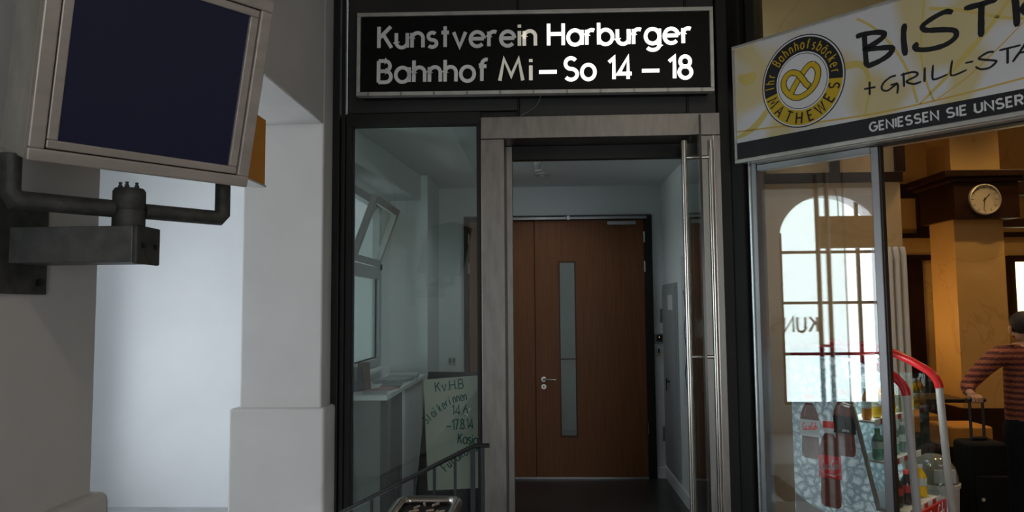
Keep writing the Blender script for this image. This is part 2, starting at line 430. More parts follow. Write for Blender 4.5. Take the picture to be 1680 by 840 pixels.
# ------------------------------------------------------------------ dark facade
FY = 4.9
fa = thing('wall_facade', (0, FY, 0), 'dark grey metal shop front framing the window and door', None, **ST)
box('post', DARK, -1.42, -1.372, FY - .05, FY + .06, 0, 4.6, fa, .004)
box('post', DARK, -1.366, -1.338, FY - .03, FY + .06, 0, 4.6, fa, .004)
box('post', DARK, -1.335, -1.295, FY - .015, FY + .06, 0, 3.045, fa, .004)
box('mullion', DARK, -.432, -.407, FY - .02, FY + .06, 0, 2.97, fa, .003)
box('transom', DARK, -1.335, -.407, FY - .02, FY + .06, 2.959, 3.045, fa, .004)
box('post', DARK, 1.185, 1.30, FY - .03, FY + .08, 0, 4.6, fa, .006)
for x0, x1 in ((-1.332, -.158), (-.146, .982), (.994, 1.18)):
    box('panel', DARK2, x0, x1, FY + .0, FY + .04, 3.052 if x0 < -.2 else 3.0, 4.6, fa, .004)
box('backing', BLACK, -1.3, 1.2, FY + .041, FY + .06, 3.0, 4.6, fa)
box('seam_strip', DARK, -.157, -.147, FY - .006, FY + .03, 3.0, 4.6, fa)
box('seam_strip', DARK, .983, .993, FY - .006, FY + .03, 3.0, 4.6, fa)
box('sill', DARK, -1.295, -.432, FY - .02, FY + .06, 0, .10, fa, .004)
# window pane
w1 = thing('window_1', (-.86, FY, .1), 'large fixed window pane beside the entrance portal', None, **ST)
box('pane', GLASS, -1.295, -.432, FY + .016, FY + .024, .1, 2.959, w1)
for a in ((-1.295, -1.285, .1, 2.959), (-.442, -.432, .1, 2.959)): box('gasket', BLACK, a[0], a[1], FY + .004, FY + .036, a[2], a[3], w1)

# stainless portal
po = thing('trim_portal', (.39, FY, 0), 'brushed stainless steel door surround with deep reveal', None, **ST)
box('jamb', STEEL, -.405, -.248, FY - .075, FY + .22, 0, 2.838, po, .004)
box('jamb', STEEL, 1.03, 1.185, FY - .075, FY + .22, 0, 2.838, po, .004)
box('lintel', STEEL, -.405, 1.185, FY - .075, FY + .22, 2.84, 2.99, po, .004)
box('door_stop', STEEL, -.248, -.205, FY + .16, FY + .22, 0, 2.838, po, .003)
box('door_stop', DARK, -.205, 1.03, FY + .16, FY + .22, 2.74, 2.838, po, .003)
box('cover_strip', STEELB, 1.135, 1.141, FY - .078, FY - .06, 0, 2.836, po)

# glass door, swung open towards the passage
hg, fr = Vector((.985, 5.04, 0)), Vector((.885, 4.06, 0))
dl = (fr - hg).length; dx = (fr - hg).normalized(); dn = Vector((dx.y, -dx.x, 0))
DM = frame(hg, dx, dn, (0, 0, 1))
sd = 1 if (DM @ Vector((0, 1, 0)) - hg).x > 0 else -1      # local +y sign that points to world +x
gd = thing('glass_door', (hg + fr) / 2, 'frameless glass door swung open with tall steel pull bars', 'door')
box('pane', GLASSD, 0, dl, -.006, .006, .02, 2.775, gd, M=DM)
box('edge_strip', mat('green_black_glass_edge', (.004, .010, .008), .2), dl - .001, dl + .003, -.0065, .0065, .02, 2.775, gd, M=DM)
box('hinge_patch', STEEL, -.03, .14, -.018, .018, 2.70, 2.80, gd, .003, M=DM)
box('hinge_patch', STEEL, -.03, .14, -.018, .018, .01, .10, gd, .003, M=DM)
for s_ in (-1, 1):
    xb = dl - .16
    bar = MB(DM).tube([(xb, s_ * .075, .28), (xb, s_ * .075, 2.665)], .017, 16).build('pull_bar', STEELB, gd, smooth=True)
    for z in (.50, 1.42, 2.565):
        MB(DM).tube([(xb, s_ * .007, z), (xb, s_ * .075, z)], .010, 10).build('standoff', STEELB, bar, smooth=True)
LM = frame(DM @ Vector((dl - .22, sd * .0065, 1.52)), -dx, -dn * sd, (0, 0, 1))
letters('KUNST', LM, .43, .105, .017, mat('vinyl_white', (.75, .77, .78), .6), gd, th=.0012, gap=.3)

# illuminated lettering sign
SY = 4.74
sg = thing('illuminated_sign', (-.04, SY, 3.12), 'long black illuminated sign with white lettering above the entrance', 'sign')
SM = Matrix.Translation((-.045, SY, 3.40)) @ Matrix.Rotation(R(.42), 4, 'Y')
box('box', DARK, -1.165, 1.165, .02, .17, -.268, .268, sg, .004, M=SM)
box('face', SIGNBLK, -1.155, 1.155, .006, .02, -.262, .262, sg, M=SM)
for a in ((-1.182, 1.182, .258, .284), (-1.182, 1.182, -.284, -.258)): box('frame_rail', ALUL, a[0], a[1], -.008, .05, a[2], a[3], sg, .003, M=SM)
for a in ((-1.182, -1.158), (1.158, 1.182)): box('frame_rail', ALUL, a[0], a[1], -.008, .05, -.258, .258, sg, .003, M=SM)
for i in range(11): box('clip', ALU, -1.1 + i * .22 - .006, -1.1 + i * .22 + .006, -.012, 0, -.284, -.262, sg, M=SM)


def lit(name, c, e): return mat(name, (.55, .55, .53), .5, emit=c, estr=e)


D0 = lit('letter_unlit', (.95, .97, 1.0), .055)
D1 = lit('letter_faint', (.9, .9, .85), .085)
D2 = lit('letter_low', (1, .95, .72), .20)
D3 = lit('letter_half', (1, .92, .74), .34)
L1 = lit('letter_lit', (1, .99, .96), 1.6)
# word, start x, end x, baseline z, cap height, material per letter
z1, z2, hh = 3.455, 3.218, .145
words = [('Kunstverein', -1.10, -.02, z1, [D0] * 7 + [D1, D1, D2, D3]), ('Harburger', .045, 1.008, z1, [L1] * 9),
         ('Bahnhof', -1.10, -.345, z2, [D0, D0, D0, D0, D1, D1, D1]), ('M', -.282, -.105, z2, [D2]), ('i', -.075, -.051, z2, [D3]), ('–', -.02, .122, z2 + .002, [L1]),
         ('So', .152, .375, z2, [L1] * 2), ('14', .445, .618, z2, [L1] * 2), ('–', .662, .80, z2, [L1]), ('18', .842, 1.01, z2, [L1] * 2)]
SR = SM.to_3x3()
for t, x0, x1, z, ms in words:
    x0s, x1s = x0 * .992, x1 * .992
    LMx = Matrix.Translation((0, 0, 0)) @ SM @ Matrix.Translation((x0s + .045, .006, 1.7 + (z - 1.7) * .992 - 3.397))
    if len(t) == 1 and G[t][0] == 0:
        mb = MB(LMx)
        for st in G[t][1]: mb.ribbon([(.012 + p[0] * hh, p[1] * hh) for p in st], .024, .006)
        mb.build('letter', ms[0], sg)
    else:
        letters(t, LMx, x1s - x0s, hh, .0235, ms, sg, th=.006)
MB().tube([(.0, 4.80, 3.12), (-.01, 4.79, 3.08), (-.04, 4.79, 3.04), (-.09, 4.80, 3.01), (-.14, 4.82, 2.99)], .003, 6).build('cable', mat('grey_cable', (.12, .12, .12), .5), sg)

# ------------------------------------------------------------------ handrail beside the window
hr = thing('handrail', (-.8, 4.5, -.3), 'black metal stair handrail with upright bars below the window', 'handrail')
RL = [(-1.405, 4.5, .392), (-.455, 4.5, .862), (-.42, 4.5, .874), (-.335, 4.5, .876)]
MB().tube(RL, .0135, 12).build('rail', BLACKP, hr, smooth=True)
def rz(x): return .392 + (x + 1.405) * (.862 - .392) / .95
for x, wd_ in ((-1.30, .008), (-1.18, .008), (-1.055, .008), (-.925, .008), (-.79, .008), (-.672, .008), (-.545, .008)):
    base = -.17 * (min(4, int((-.40 - x) / .27) + 1))
    box('baluster', mat('dark_blue_grey_iron', (.022, .025, .030), .5), x - wd_, x + wd_, 4.494, 4.506, base, rz(x) - .005, hr)
box('baluster', MATS['dark_blue_grey_iron'], -.452, -.424, 4.492, 4.508, -.17, .862, hr)
box('post', MATS['dark_blue_grey_iron'], -.388, -.366, 4.49, 4.51, 0, .866, hr)

# ------------------------------------------------------------------ steel litter bin with ash tray
lb = thing('litter_bin', (-.56, 3.4, 0), 'polished steel litter bin with an open ash tray top', 'bin')
def rrect(cx, cy, a, b, r, n=6):
    P = []
    for sx, sy, a0 in ((1, 1, 0), (-1, 1, 90), (-1, -1, 180), (1, -1, 270)):
        for i in range(n + 1):
            t = R(a0 + 90 * i / n); P.append((cx + sx * (a - r) + r * math.cos(t), cy + sy * (b - r) + r * math.sin(t)))
    return P
cxb, cyb = -.545, 3.345
MB().prism(rrect(cxb, cyb, .135, .165, .04), .0, .775, 'z').build('body', STEEL, lb, .004)
ring = [(p[0], p[1], .80) for p in rrect(cxb, cyb, .135, .165, .05)]
MB().tube(ring + [ring[0], ring[1]], .024, 12, cap=False).build('rim', STEELB, lb, smooth=True)
box('grate', BLACK, cxb - .12, cxb + .12, cyb - .15, cyb + .15, .776, .786, lb)
for i in range(9):
    a = random.uniform(0, PI); x, y = cxb + random.uniform(-.08, .08), cyb + random.uniform(-.05, .12)
    MB().tube([(x, y, .792), (x + .035 * math.cos(a), y + .035 * math.sin(a), .796)], .006, 6).build('cigarette_end', mat('cigarette_paper', (.55, .45, .38), .8), lb)

# ------------------------------------------------------------------ monitor on swivel arm
az, ti = R(50.4), R(15.2)
u = Vector((math.cos(az), math.sin(az), 0)); n0 = Vector((math.sin(az), -math.cos(az), 0))
vv = Vector((0, 0, math.cos(ti))) + n0 * math.sin(ti); nn = u.cross(vv); nn = nn if nn.dot(n0) > 0 else -nn
mc = Vector((-.991, 1.8275, 2.320))
MM = frame(mc, u, -nn, vv)          # local x along the screen, +y into the housing, z up
mo = thing('monitor', mc + Vector((0, 0, -.3)), 'steel-cased departure monitor with a dark blue screen on a wall arm', 'monitor')
sw, sh = .2155, .211
bl, bb = .062, .055
hs = MB(MM)
o0 = [(-sw - bl, -sh - bb), (sw + bl - .012, -sh - bb), (sw + bl - .012, sh + bb), (-sw - bl, sh + bb)]
hs.prism(o0, .012, .235, 'y').build('housing', HOUSE2, mo, .006)
fr_ = MB(MM)
def ring_frame(mb, xi, zi, xo, zo, y0, y1):
    mb.box(-xo, xo, y0, y1, zi, zo); mb.box(-xo, xo, y0, y1, -zo, -zi); mb.box(-xo, -xi, y0, y1, -zi, zi); mb.box(xi, xo, y0, y1, -zi, zi)
ring_frame(fr_, sw + .027, sh + .024, sw + bl, sh + bb, -.014, .014); fr_.build('outer_bezel', HOUSE, mo, .004)
fr2 = MB(MM); ring_frame(fr2, sw, sh, sw + .024, sh + .021, -.010, .014); fr2.build('inner_bezel', HOUSE, mo, .003)
box('screen', SCREEN, -sw, sw, -.002, .012, -sh, sh, mo, M=MM)
box('gap_shadow_strip', BLACK, -sw - .03, sw + .03, .0, .010, -sh - .027, sh + .027, mo, M=MM)
# swivel bracket
br = thing('monitor_bracket', (-1.42, 1.93, 1.75), 'grey galvanised wall arm and swivel bracket holding the monitor', 'bracket')
H0 = Vector((-1.12, 1.925, 1.977))
pb = lambda t, z: tuple(H0 + u * t + Vector((0, 0, z)))
MB().tube([pb(-.275, .112), pb(-.275, .02), pb(-.262, .0), pb(-.04, 0)], .0235, 16).build('tube', GALV, br, smooth=True)
MB().tube([pb(.04, 0), pb(.250, 0), pb(.263, .015), pb(.263, .112)], .0215, 16).build('tube', GALV, br, smooth=True)
hub = MB().lathe([(.038, -.05), (.041, -.045), (.041, -.002), (.038, 0), (.038, .002), (.041, .006), (.041, .05), (.036, .058), (.0, .058)], H0, 24).build('hub', GALV, br, smooth=True)
for dx_, dy_ in ((-.02, -.01), (.003, -.018), (.02, .0)): MB().lathe([(.006, .058), (.006, .066), (.0035, .068), (.005, .074), (.0, .076)], H0 + Vector((dx_, dy_, 0)), 8).build('bolt', GALV, hub)
arm = box('arm', BOXM, -1.415, -1.075, 1.868, 1.982, 1.832, 1.928, br, .003)
box('end_cap', GALV, -1.075, -1.062, 1.866, 1.984, 1.828, 1.93, br, .004)
for y in (1.895, 1.955): MB(frame((-1.062, y, 1.878), (0, 1, 0), (0, 0, 1), (1, 0, 0))).lathe([(.007, 0), (.007, .005), (.0, .006)], n=8).build('screw', BLACK, arm)
wp = box('wall_plate', GALV, -1.42, -1.408, 1.76, 2.02, 1.752, 2.03, br, .002)
for y, z in ((1.985, 1.785), (1.985, 1.995), (1.80, 1.785), (1.80, 1.995)): MB(frame((-1.408, y, z), (0, 1, 0), (0, 0, 1), (1, 0, 0))).lathe([(.011, 0), (.011, .008), (.0, .009)], n=6).build('bolt', BLACK, wp)
# orange sign box hanging in the opening behind it
og = thing('orange_sign_box', (-1.33, 2.9, 2.33), 'orange sign box hanging in the opening behind the monitor', 'sign')
box('box', ORANGE, -1.385, -1.325, 2.36, 3.42, 2.30, 2.62, og, .004)
box('lower_trim', PLASTW, -1.39, -1.32, 2.36, 3.422, 2.292, 2.30, og)
for y in (2.6, 3.2): MB().tube([(-1.355, y, 2.62), (-1.355, y, 2.80), (-1.44, y, 2.95)], .006, 8).build('hanger', GALV, og)

# ================================================================== VESTIBULE
# wooden double door
d2 = thing('door_1', (.15, 7.5, 0), 'reddish brown wooden double door with a tall narrow glass slit', None, **ST)
for a in ((-.807, -.757, 0, 2.645), (1.036, 1.115, 0, 2.645), (-.757, 1.036, 2.605, 2.645)): box('frame', DARK, a[0], a[1], 7.462, 7.56, a[2], a[3], d2, .003)
box('leaf', DOORW, -.754, -.086, 7.48, 7.53, .02, 2.602, d2, .003)
lf = MB().box(-.080, .160, 7.48, 7.53, .02, 2.602).box(.335, 1.033, 7.48, 7.53, .02, 2.602).box(.160, .335, 7.48, 7.53, 2.182, 2.602).box(.160, .335, 7.48, 7.53, .02, .412).build('leaf', DOORW, d2)
sl = MB().box(.160, .172, 7.474, 7.534, .412, 2.182).box(.323, .335, 7.474, 7.534, .412, 2.182).box(.172, .323, 7.474, 7.534, 2.17, 2.182).box(.172, .323, 7.474, 7.534, .412, .424).build('slit_frame', wood('slit_bead_wood', (.05, .014, .005), (.08, .024, .009)), lf)
box('slit_pane', GLASS, .172, .323, 7.500, 7.506, .424, 2.17, lf)
box('reflection_line', BLACK, .172, .323, 7.495, 7.512, 1.184, 1.194, lf)  # dark line reflected in the slit pane, put in as a black strip
box('seam_backing', DOORW, -.12, -.05, 7.53, 7.545, .02, 2.602, d2)  # added behind the leaf seam to block light leaking through
box('threshold', ALU, -.757, 1.036, 7.47, 7.56, .004, .019, d2)
hd = MB().tube([(-.003, 7.48, .99), (-.003, 7.425, .99), (.005, 7.42, .99), (.12, 7.42, .985)], .009, 10).build('handle', STEELB, lf, smooth=True)
for z in (.99, .915): MB(frame((-.003, 7.472, z), (1, 0, 0), (0, 0, 1), (0, 1, 0))).lathe([(.026, 0), (.026, .008), (.0, .0081)], n=20).build('rosette', STEELB, lf)
box('keyhole', BLACK, -.007, .001, 7.4695, 7.4725, .902, .925, lf)
box('closer_rail', ALU, -.30, 1.06, 7.425, 7.462, 2.606, 2.634, d2, .003)
box('closer_bracket', ALUL, .25, .28, 7.41, 7.462, 2.60, 2.645, d2, .002)
box('closer_body', ALU, .66, .95, 7.43, 7.48, 2.545, 2.585, d2, .004)
for x in (1.036, -.757):
    for z in (2.42, 2.12, .50): MB().tube([(x, 7.47, z - .055), (x, 7.47, z + .055)], .011, 8).build('hinge', STEELB, d2)
# gallery beyond the door slit
MB().box(-1.3, -.81, 7.6, 7.65, 0, 3.4).box(1.115, 2.3, 7.6, 7.65, 0, 3.4).box(-.81, 1.115, 7.6, 7.65, 2.66, 3.4).box(-1.2, 2.2, 10.4, 10.5, 0, 3.4).box(-1.3, -1.2, 7.6, 10.5, 0, 3.4).box(2.2, 2.3, 7.6, 10.5, 0, 3.4).box(-1.3, 2.3, 7.6, 9.0, 3.3, 3.4).box(-1.3, 2.3, 9.2, 10.5, 3.3, 3.4).box(-1.3, -.7, 9.0, 9.2, 3.3, 3.4).box(1.3, 2.3, 9.0, 9.2, 3.3, 3.4).build('wall_gallery', WALLW, label='white gallery room behind the slit of the wooden door', **ST)
MB().box(-1.2, 2.2, 7.6, 10.4, -.1, 0).build('floor_gallery', mat('gallery_floor', (.28, .28, .28), .4), label='grey gallery floor behind the wooden door', **ST)

# left window with a tilted upper sash
w2 = thing('window_2', (-1.46, 5.9, 1.22), 'white window with its upper sash tilted open in the vestibule', None, **ST)
WF = mat('window_frame_white', (.42, .44, .44), .5)
for a in ((5.42, 5.49, 1.22, 2.66), (6.33, 6.40, 1.22, 2.66)): box('frame', WF, -1.49, -1.425, a[0], a[1], a[2], a[3], w2, .004)
for z0, z1_ in ((1.22, 1.29), (1.97, 2.07), (2.59, 2.66)): box('frame', WF, -1.488, -1.423, 5.49, 6.33, z0, z1_, w2, .004)
box('gasket', BLACK, -1.462, -1.452, 5.49, 6.33, 1.285, 1.30, w2)
box('gasket', BLACK, -1.462, -1.452, 6.315, 6.33, 1.30, 1.97, w2)
box('pane', GLASS, -1.465, -1.459, 5.49, 6.33, 1.29, 1.97, w2)
TM = Matrix.Translation((-1.43, 0, 2.075)) @ Matrix.Rotation(R(20), 4, 'Y')
sa = MB(TM)
for a in ((5.47, 5.53, 0, .53), (6.29, 6.35, 0, .53)): sa.box(-.045, 0, a[0], a[1], a[2], a[3])
sa.box(-.045, 0, 5.53, 6.29, 0, .055).box(-.045, 0, 5.53, 6.29, .475, .53)
sash = sa.build('tilted_sash', WF, w2)
box('sash_pane', GLASS, -.025, -.02, 5.53, 6.29, .055, .475, sash, M=TM)
box('stay_arm', BLACK, -1.42, -1.405, 6.34, 6.352, 2.05, 2.10, w2)
box('sill_board', WHITEP, -1.5, -1.36, 5.42, 6.40, 1.195, 1.22, w2, .004)
MB().tube([(-1.42, 6.365, 1.85), (-1.395, 6.365, 1.85), (-1.395, 6.365, 1.76)], .007, 8).build('window_handle', PLASTW, w2)

# counter with leaflets
ct = thing('counter', (-1.25, 5.8, 0), 'white counter with a grey end panel along the vestibule window', 'counter')
box('top', WHITEP, -1.415, -1.07, 5.0, 6.64, 1.085, 1.12, ct, .004)
box('end_panel', GREYP, -1.41, -1.12, 5.02, 5.80, .01, 1.085, ct, .003)
box('front_panel', WHITEP, -1.41, -1.10, 5.803, 6.20, .01, 1.085, ct, .003)
box('front_panel', WHITEP, -1.41, -1.10, 6.204, 6.62, .01, 1.085, ct, .003)
def paper(x, y, z, a, sx, sy, th, m, lab, nm='leaflet', c='leaflet', **k):
    M_ = Matrix.Translation((x, y, z)) @ Matrix.Rotation(R(a), 4, 'Z')
    return box(nm, m, -sx / 2, sx / 2, -sy / 2, sy / 2, 0, th, M=M_, label=lab, cat=c, **k)
gp = 'printed matter on the counter'
for i, (x, y, a, sx, sy, th, c, lab) in enumerate([
    (-1.19, 5.16, 12, .17, .22, .006, (.45, .44, .45), 'pale grey leaflet nearest the glass on the white counter'),
    (-1.17, 5.40, -14, .15, .2, .008, (.55, .30, .30), 'pinkish leaflet lying on the white counter'),
    (-1.17, 5.64, 5, .15, .2, .010, (.25, .26, .28), 'small dark grey booklet lying on the counter edge'),
    (-1.22, 5.95, -8, .24, .32, .028, (.40, .41, .42), 'thick grey stack of brochures on the counter'),
    (-1.20, 6.28, 6, .24, .30, .035, (.52, .54, .55), 'thickest pale stack of brochures at the far counter end'),
]):
    paper(x, y, 1.1205, a, sx, sy, th, mat('leaflet_%d' % i, c, .5, var=.25, scale=30), lab, group=gp)
for i, (y, x, h, th, c, lean, lab) in enumerate([
    (5.24, -1.33, .17, .02, (.09, .09, .10), 8, 'dark upright book leaning on the counter by the window'),
    (5.33, -1.30, .20, .012, (.20, .14, .12), 10, 'brown upright card standing on the counter by the window')]):
    M_ = Matrix.Translation((x, y, 1.1225)) @ Matrix.Rotation(R(35), 4, 'Z') @ Matrix.Rotation(R(-lean), 4, 'X')
    bk = thing('standing_book', (x, y, 1.12), lab, 'book', gp)
    box('cover', mat('book_%d' % i, c, .5, var=.3, scale=25), -.045, .045, 0, th, .004, h, bk, .002, M=M_)
    box('support', BLACKP, -.03, .03, th, th + .05, .006, .02, bk, M=M_)

# poster board
pbd = thing('poster_board', (-.62, 5.55, 0), 'dark leaning board with a pale poster lettered in green', 'poster board')
PMt = Matrix.Translation((-.66, 5.46, .02)) @ Matrix.Rotation(R(-9), 4, 'Z') @ Matrix.Rotation(R(-8), 4, 'X')
MB(PMt).prism([(-.34, 0), (.34, 0), (.30, 1.215), (-.265, 1.215)], 0, .025, 'y').build('board', BLACKP, pbd, .003)
MB(PMt).box(-.30, -.27, .03, .06, 0, 1.1).box(.27, .30, .03, .06, 0, 1.1).build('rear_frame', BLACKP, pbd)
po_m = PMt @ Matrix.Translation((.055, -.001, .0)) @ Matrix.Rotation(R(-5.0), 4, 'Y')
pp = box('poster', mat('poster_paper', (.62, .62, .54), .7, var=.06, scale=5), -.25, .30, -.002, 0, .36, 1.18, pbd, M=po_m)
GRN = mat('green_marker', (.004, .13, .105), .6)
def line(t, x, z, wdt, hgt, rot=0, w_=.009):
    letters(t, po_m @ Matrix.Translation((x - .02, -.002, z)) @ Matrix.Rotation(R(-rot), 4, 'Y'), wdt, hgt, w_, GRN, pp, th=.001)
line('Kv.H.B', -.14, 1.08, .23, .07, 3)
arcs = 'Stoïkerinnen'
for i, ch in enumerate(arcs):
    t = i / (len(arcs) - 1); x = -.235 + .30 * t; z = .845 + .155 * math.sin(t * PI * .5); rt = 42 * (1 - t)
    mb = MB(po_m @ Matrix.Translation((x, -.002, z)) @ Matrix.Rotation(R(-rt), 4, 'Y'))
    for st in G[ch][1]: mb.ribbon([(p[0] * .037, p[1] * .062) for p in st], .008, .001)
    mb.build('letter', GRN, pp)
line('14.6', -.02, .90, .13, .072, -3)
line('–17.8.14', -.07, .79, .22, .072, 0)
line('Kasia', .015, .69, .16, .07, -8)
for i, ch in enumerate('Fudakowski'):
    t = i / 9; x = -.10 + .27 * t; z = .49 + .13 * math.sin(t * PI * .52); rt = 44 * (1 - t)
    mb = MB(po_m @ Matrix.Translation((x, -.002, z)) @ Matrix.Rotation(R(-rt), 4, 'Y'))
    for st in G[ch][1]: mb.ribbon([(p[0] * .042, p[1] * .062) for p in st], .008, .001)
    mb.build('letter', GRN, pp)

# small fittings
sd_ = thing('smoke_detector', (-.027, 6.1, 2.85), 'white smoke detector hanging from the vestibule ceiling', 'smoke detector')
MB().lathe([(.032, 2.905), (.038, 2.915), (.038, 2.958)], (-.027, 6.1, 0), 18).build('base', PLASTW, sd_, smooth=True)
MB().lathe([(.012, 2.853), (.028, 2.858), (.030, 2.866)], (-.027, 6.1, 0), 18).build('cap', PLASTW, sd_, smooth=True)
for k in range(8):
    a = k * PI / 4; MB().tube([(-.027 + .026 * math.cos(a), 6.1 + .026 * math.sin(a), 2.866), (-.027 + .028 * math.cos(a), 6.1 + .028 * math.sin(a), 2.905)], .004, 6).build('grille_bar', PLASTW, sd_)
ds = thing('downlight', (.01, 6.75, 2.93), 'small round recessed downlight in the vestibule ceiling', 'downlight')
MB().lathe([(.075, 2.938), (.078, 2.942), (.078, 2.958)], (.01, 6.75, 0), 24).build('ring', ALUL, ds, smooth=True)
MB().lathe([(.02, 2.925), (.028, 2.930), (.028, 2.938)], (.01, 6.75, 0), 16).build('bulb', PLASTW, ds, smooth=True)
lo = lamp('downlight_light', 'SPOT', (0, 0, 0), 9, (.86, .96, 1.0), .03, spot=150); lo.parent = ds; lo.location = (0, 0, -.02)
fill_downlight = thing('downlight', (-.30, 5.75, 2.93), 'added downlight, unseen behind the door surround, lighting the poster and counter', 'downlight')  # extra lamp added out of sight to brighten poster and counter
MB().lathe([(.075, 2.938), (.078, 2.942), (.078, 2.958)], (-.30, 5.75, 0), 24).build('ring', ALUL, fill_downlight, smooth=True)
MB().lathe([(.02, 2.925), (.028, 2.930), (.028, 2.938)], (-.30, 5.75, 0), 16).build('bulb', PLASTW, fill_downlight, smooth=True)
lo = lamp('downlight_light', 'SPOT', (0, 0, 0), 9, (.86, .96, 1.0), .03, spot=150); lo.parent = fill_downlight; lo.location = (0, 0, -.02)
sw_ = thing('light_switch', (-.935, 7.49, 1.14), 'double switch plate on the back wall left of the wooden door', 'switch')
box('plate', PLASTW, -.975, -.895, 7.488, 7.5, 1.14, 1.22, sw_, .003)
for x in (-.955, -.915): box('rocker', ALU, x - .014, x + .014, 7.484, 7.488, 1.155, 1.205, sw_)
rd = thing('card_reader', (1.165, 7.49, 1.34), 'grey card reader with a glowing indicator beside the wooden door', 'card reader')
box('case', ALU, 1.122, 1.21, 7.475, 7.5, 1.345, 1.44, rd, .004); box('keypad', BLACKP, 1.137, 1.195, 7.472, 7.476, 1.36, 1.425, rd)
MB(frame((1.166, 7.472, 1.405), (1, 0, 0), (0, 0, 1), (0, -1, 0))).lathe([(.004, 0), (.004, .002), (.0, .003)], n=8).build('indicator_light', mat('indicator_yellow', (.6, .5, .1), .5, emit=(1, .75, .1), estr=.9), rd)
ks = thing('key_switch', (1.16, 7.49, 1.21), 'small narrow key switch below the card reader', 'switch')
box('case', ALUL, 1.143, 1.175, 7.48, 7.5, 1.215, 1.30, ks, .003); box('label_field', mat('key_switch_yellow', (.5, .45, .05), .5), 1.149, 1.169, 7.478, 7.481, 1.218, 1.235, ks); box('slot', BLACK, 1.152, 1.166, 7.478, 7.481, 1.245, 1.29, ks)
ec = thing('electrical_cabinet', (1.21, 7.1, 0), 'grey metal cabinet door with black handle on the vestibule right wall', 'cabinet')
box('frame', CABG, 1.205, 1.22, 6.70, 7.46, .14, 1.93, ec, .002); box('door', CABG, 1.196, 1.206, 6.735, 7.43, .17, 1.90, ec, .002)
MB().tube([(1.196, 7.09, 1.0), (1.165, 7.09, 1.0)], .008, 8).build('handle', BLACKP, ec); box('handle', BLACKP, 1.160, 1.168, 7.075, 7.10, .91, 1.03, ec, .003)
for z in (.45, 1.62): box('hinge', ALU, 1.175, 1.206, 7.43, 7.455, z - .07, z + .07, ec)
box('notice', WHITE, 1.1945, 1.1955, 6.85, 7.1, 1.68, 1.82, ec)
ps = thing('wall_drawing', (1.215, 6.1, 1.0), 'pale sheet with blue-green scribbles on the vestibule right wall', 'drawing')
box('sheet', mat('drawing_sheet', (.6, .63, .63), .7), 1.216, 1.2195, 5.75, 6.5, .85, 2.15, ps)
for k in range(6):
    y0 = 5.85 + .1 * k
    MB().tube([(1.215, y0 + .05 * math.sin(3 * t_ + k), .95 + t_ * .18) for t_ in range(6)], .006, 5).build('scribble', mat('scribble_blue', (.05, .17, .19), .7), ps)

# ================================================================== BISTRO
r2 = math.sqrt(.5)
E1, E2 = Vector((r2, -r2, 0)), Vector((r2, r2, 0))
BM = frame((1.31, 4.9, 0), E1, E2, (0, 0, 1))
bf = thing('wall_bistro_front', (1.9, 4.3, 0), 'angled aluminium glazed front of the bistro', None, **ST)
box('corner_post', DARK, -.02, .075, -.06, .12, 0, 4.6, bf, .006, M=BM)
box('frame_post', ALU, .078, .145, -.02, .09, 0, 2.70, bf, .006, M=BM)
box('frame_post', DARK, .10, .165, -.02, .10, 2.70, 4.6, bf, .004, M=BM)
box('chrome_strip', mat('bright_aluminium', (.75, .78, .82), .2, 1.), .092, .110, -.032, -.018, 0, 2.66, bf, .004, M=BM)
box('mullion', ALU, .858, .902, -.01, .05, 0, 2.62, bf, .004, M=BM)
box('leaf_edge', BLACKP, .902, .912, .0, .045, 0, 2.62, bf, M=BM)
box('head_rail', ALU, .145, .858, -.01, .05, 2.585, 2.625, bf, .003, M=BM)
box('bottom_rail', ALU, .145, .858, -.01, .05, 0, .09, bf, .003, M=BM)
box('door_track', ALUL, .145, 2.25, -.10, .12, 2.627, 2.70, bf, .005, M=BM)
box('track_groove', BLACK, .90, 2.2, -.03, .03, 2.618, 2.628, bf, M=BM)
box('frame_post', ALU, 2.18, 2.28, -.02, .09, 0, 2.627, bf, .004, M=BM)
box('side_wall', PLASTER, 2.28, 3.05, -.02, .12, 0, 4.6, bf, M=BM)
box('transom_post', DARK, 1.66, 1.70, .0, .05, 2.70, 4.6, bf, M=BM)
wb = thing('window_bistro', (1.68, 4.55, .09), 'tall double-glazed panel of the bistro mirroring an arched window', None, **ST)
box('pane', GLASSI, .145, .858, .012, .016, .09, 2.585, wb, M=BM)
box('pane', GLASSI, .145, .858, .022, .026, .09, 2.585, wb, M=BM)
box('transom_pane', GLASS, .165, 2.28, .02, .028, 2.70, 4.6, wb, M=BM)

# bistro shell
MB().box(1.35, 2.90, 6.0, 8.2, 0, 4.4).build('wall_bistro_left', CREAM, label='cream marbled wall pier inside the bistro', **ST)
MB().box(2.9, 7.5, 8.0, 8.2, 0, 4.4).build('wall_bistro_back', OCHRE, label='ochre marbled back wall of the bistro', **ST)
MB().box(7.4, 7.5, 2.7, 8.0, 0, 4.4).box(3.43, 7.5, 2.6, 2.75, 0, 4.4).build('wall_bistro_right', OCHRE, label='ochre marbled far walls of the bistro', **ST)
MB().box(3.75, 4.19, 6.8, 7.22, 0, 4.3).build('wall_column', OCHRE, bevel=.004, label='square ochre marbled column under the clock', **ST)
tb = thing('trim_1', (2.5, 6, 2.7), 'dark timber rails on the cream wall pier of the bistro', None, **ST)
box('rail', DKWOOD, 1.36, 2.91, 5.96, 6.0, 2.70, 2.78, tb, .004)
box('rail', DKWOOD, 1.36, 2.96, 5.965, 6.0, 3.06, 3.12, tb, .004)
for x in (1.75, 2.34, 2.86): box('upright', DKWOOD, x, x + .075, 5.962, 6.0, 2.78, 3.06, tb, .003)
tc_ = thing('trim_2', (4.0, 6.9, 2.48), 'heavy dark wooden cornice around the column carrying the clock', None, **ST)
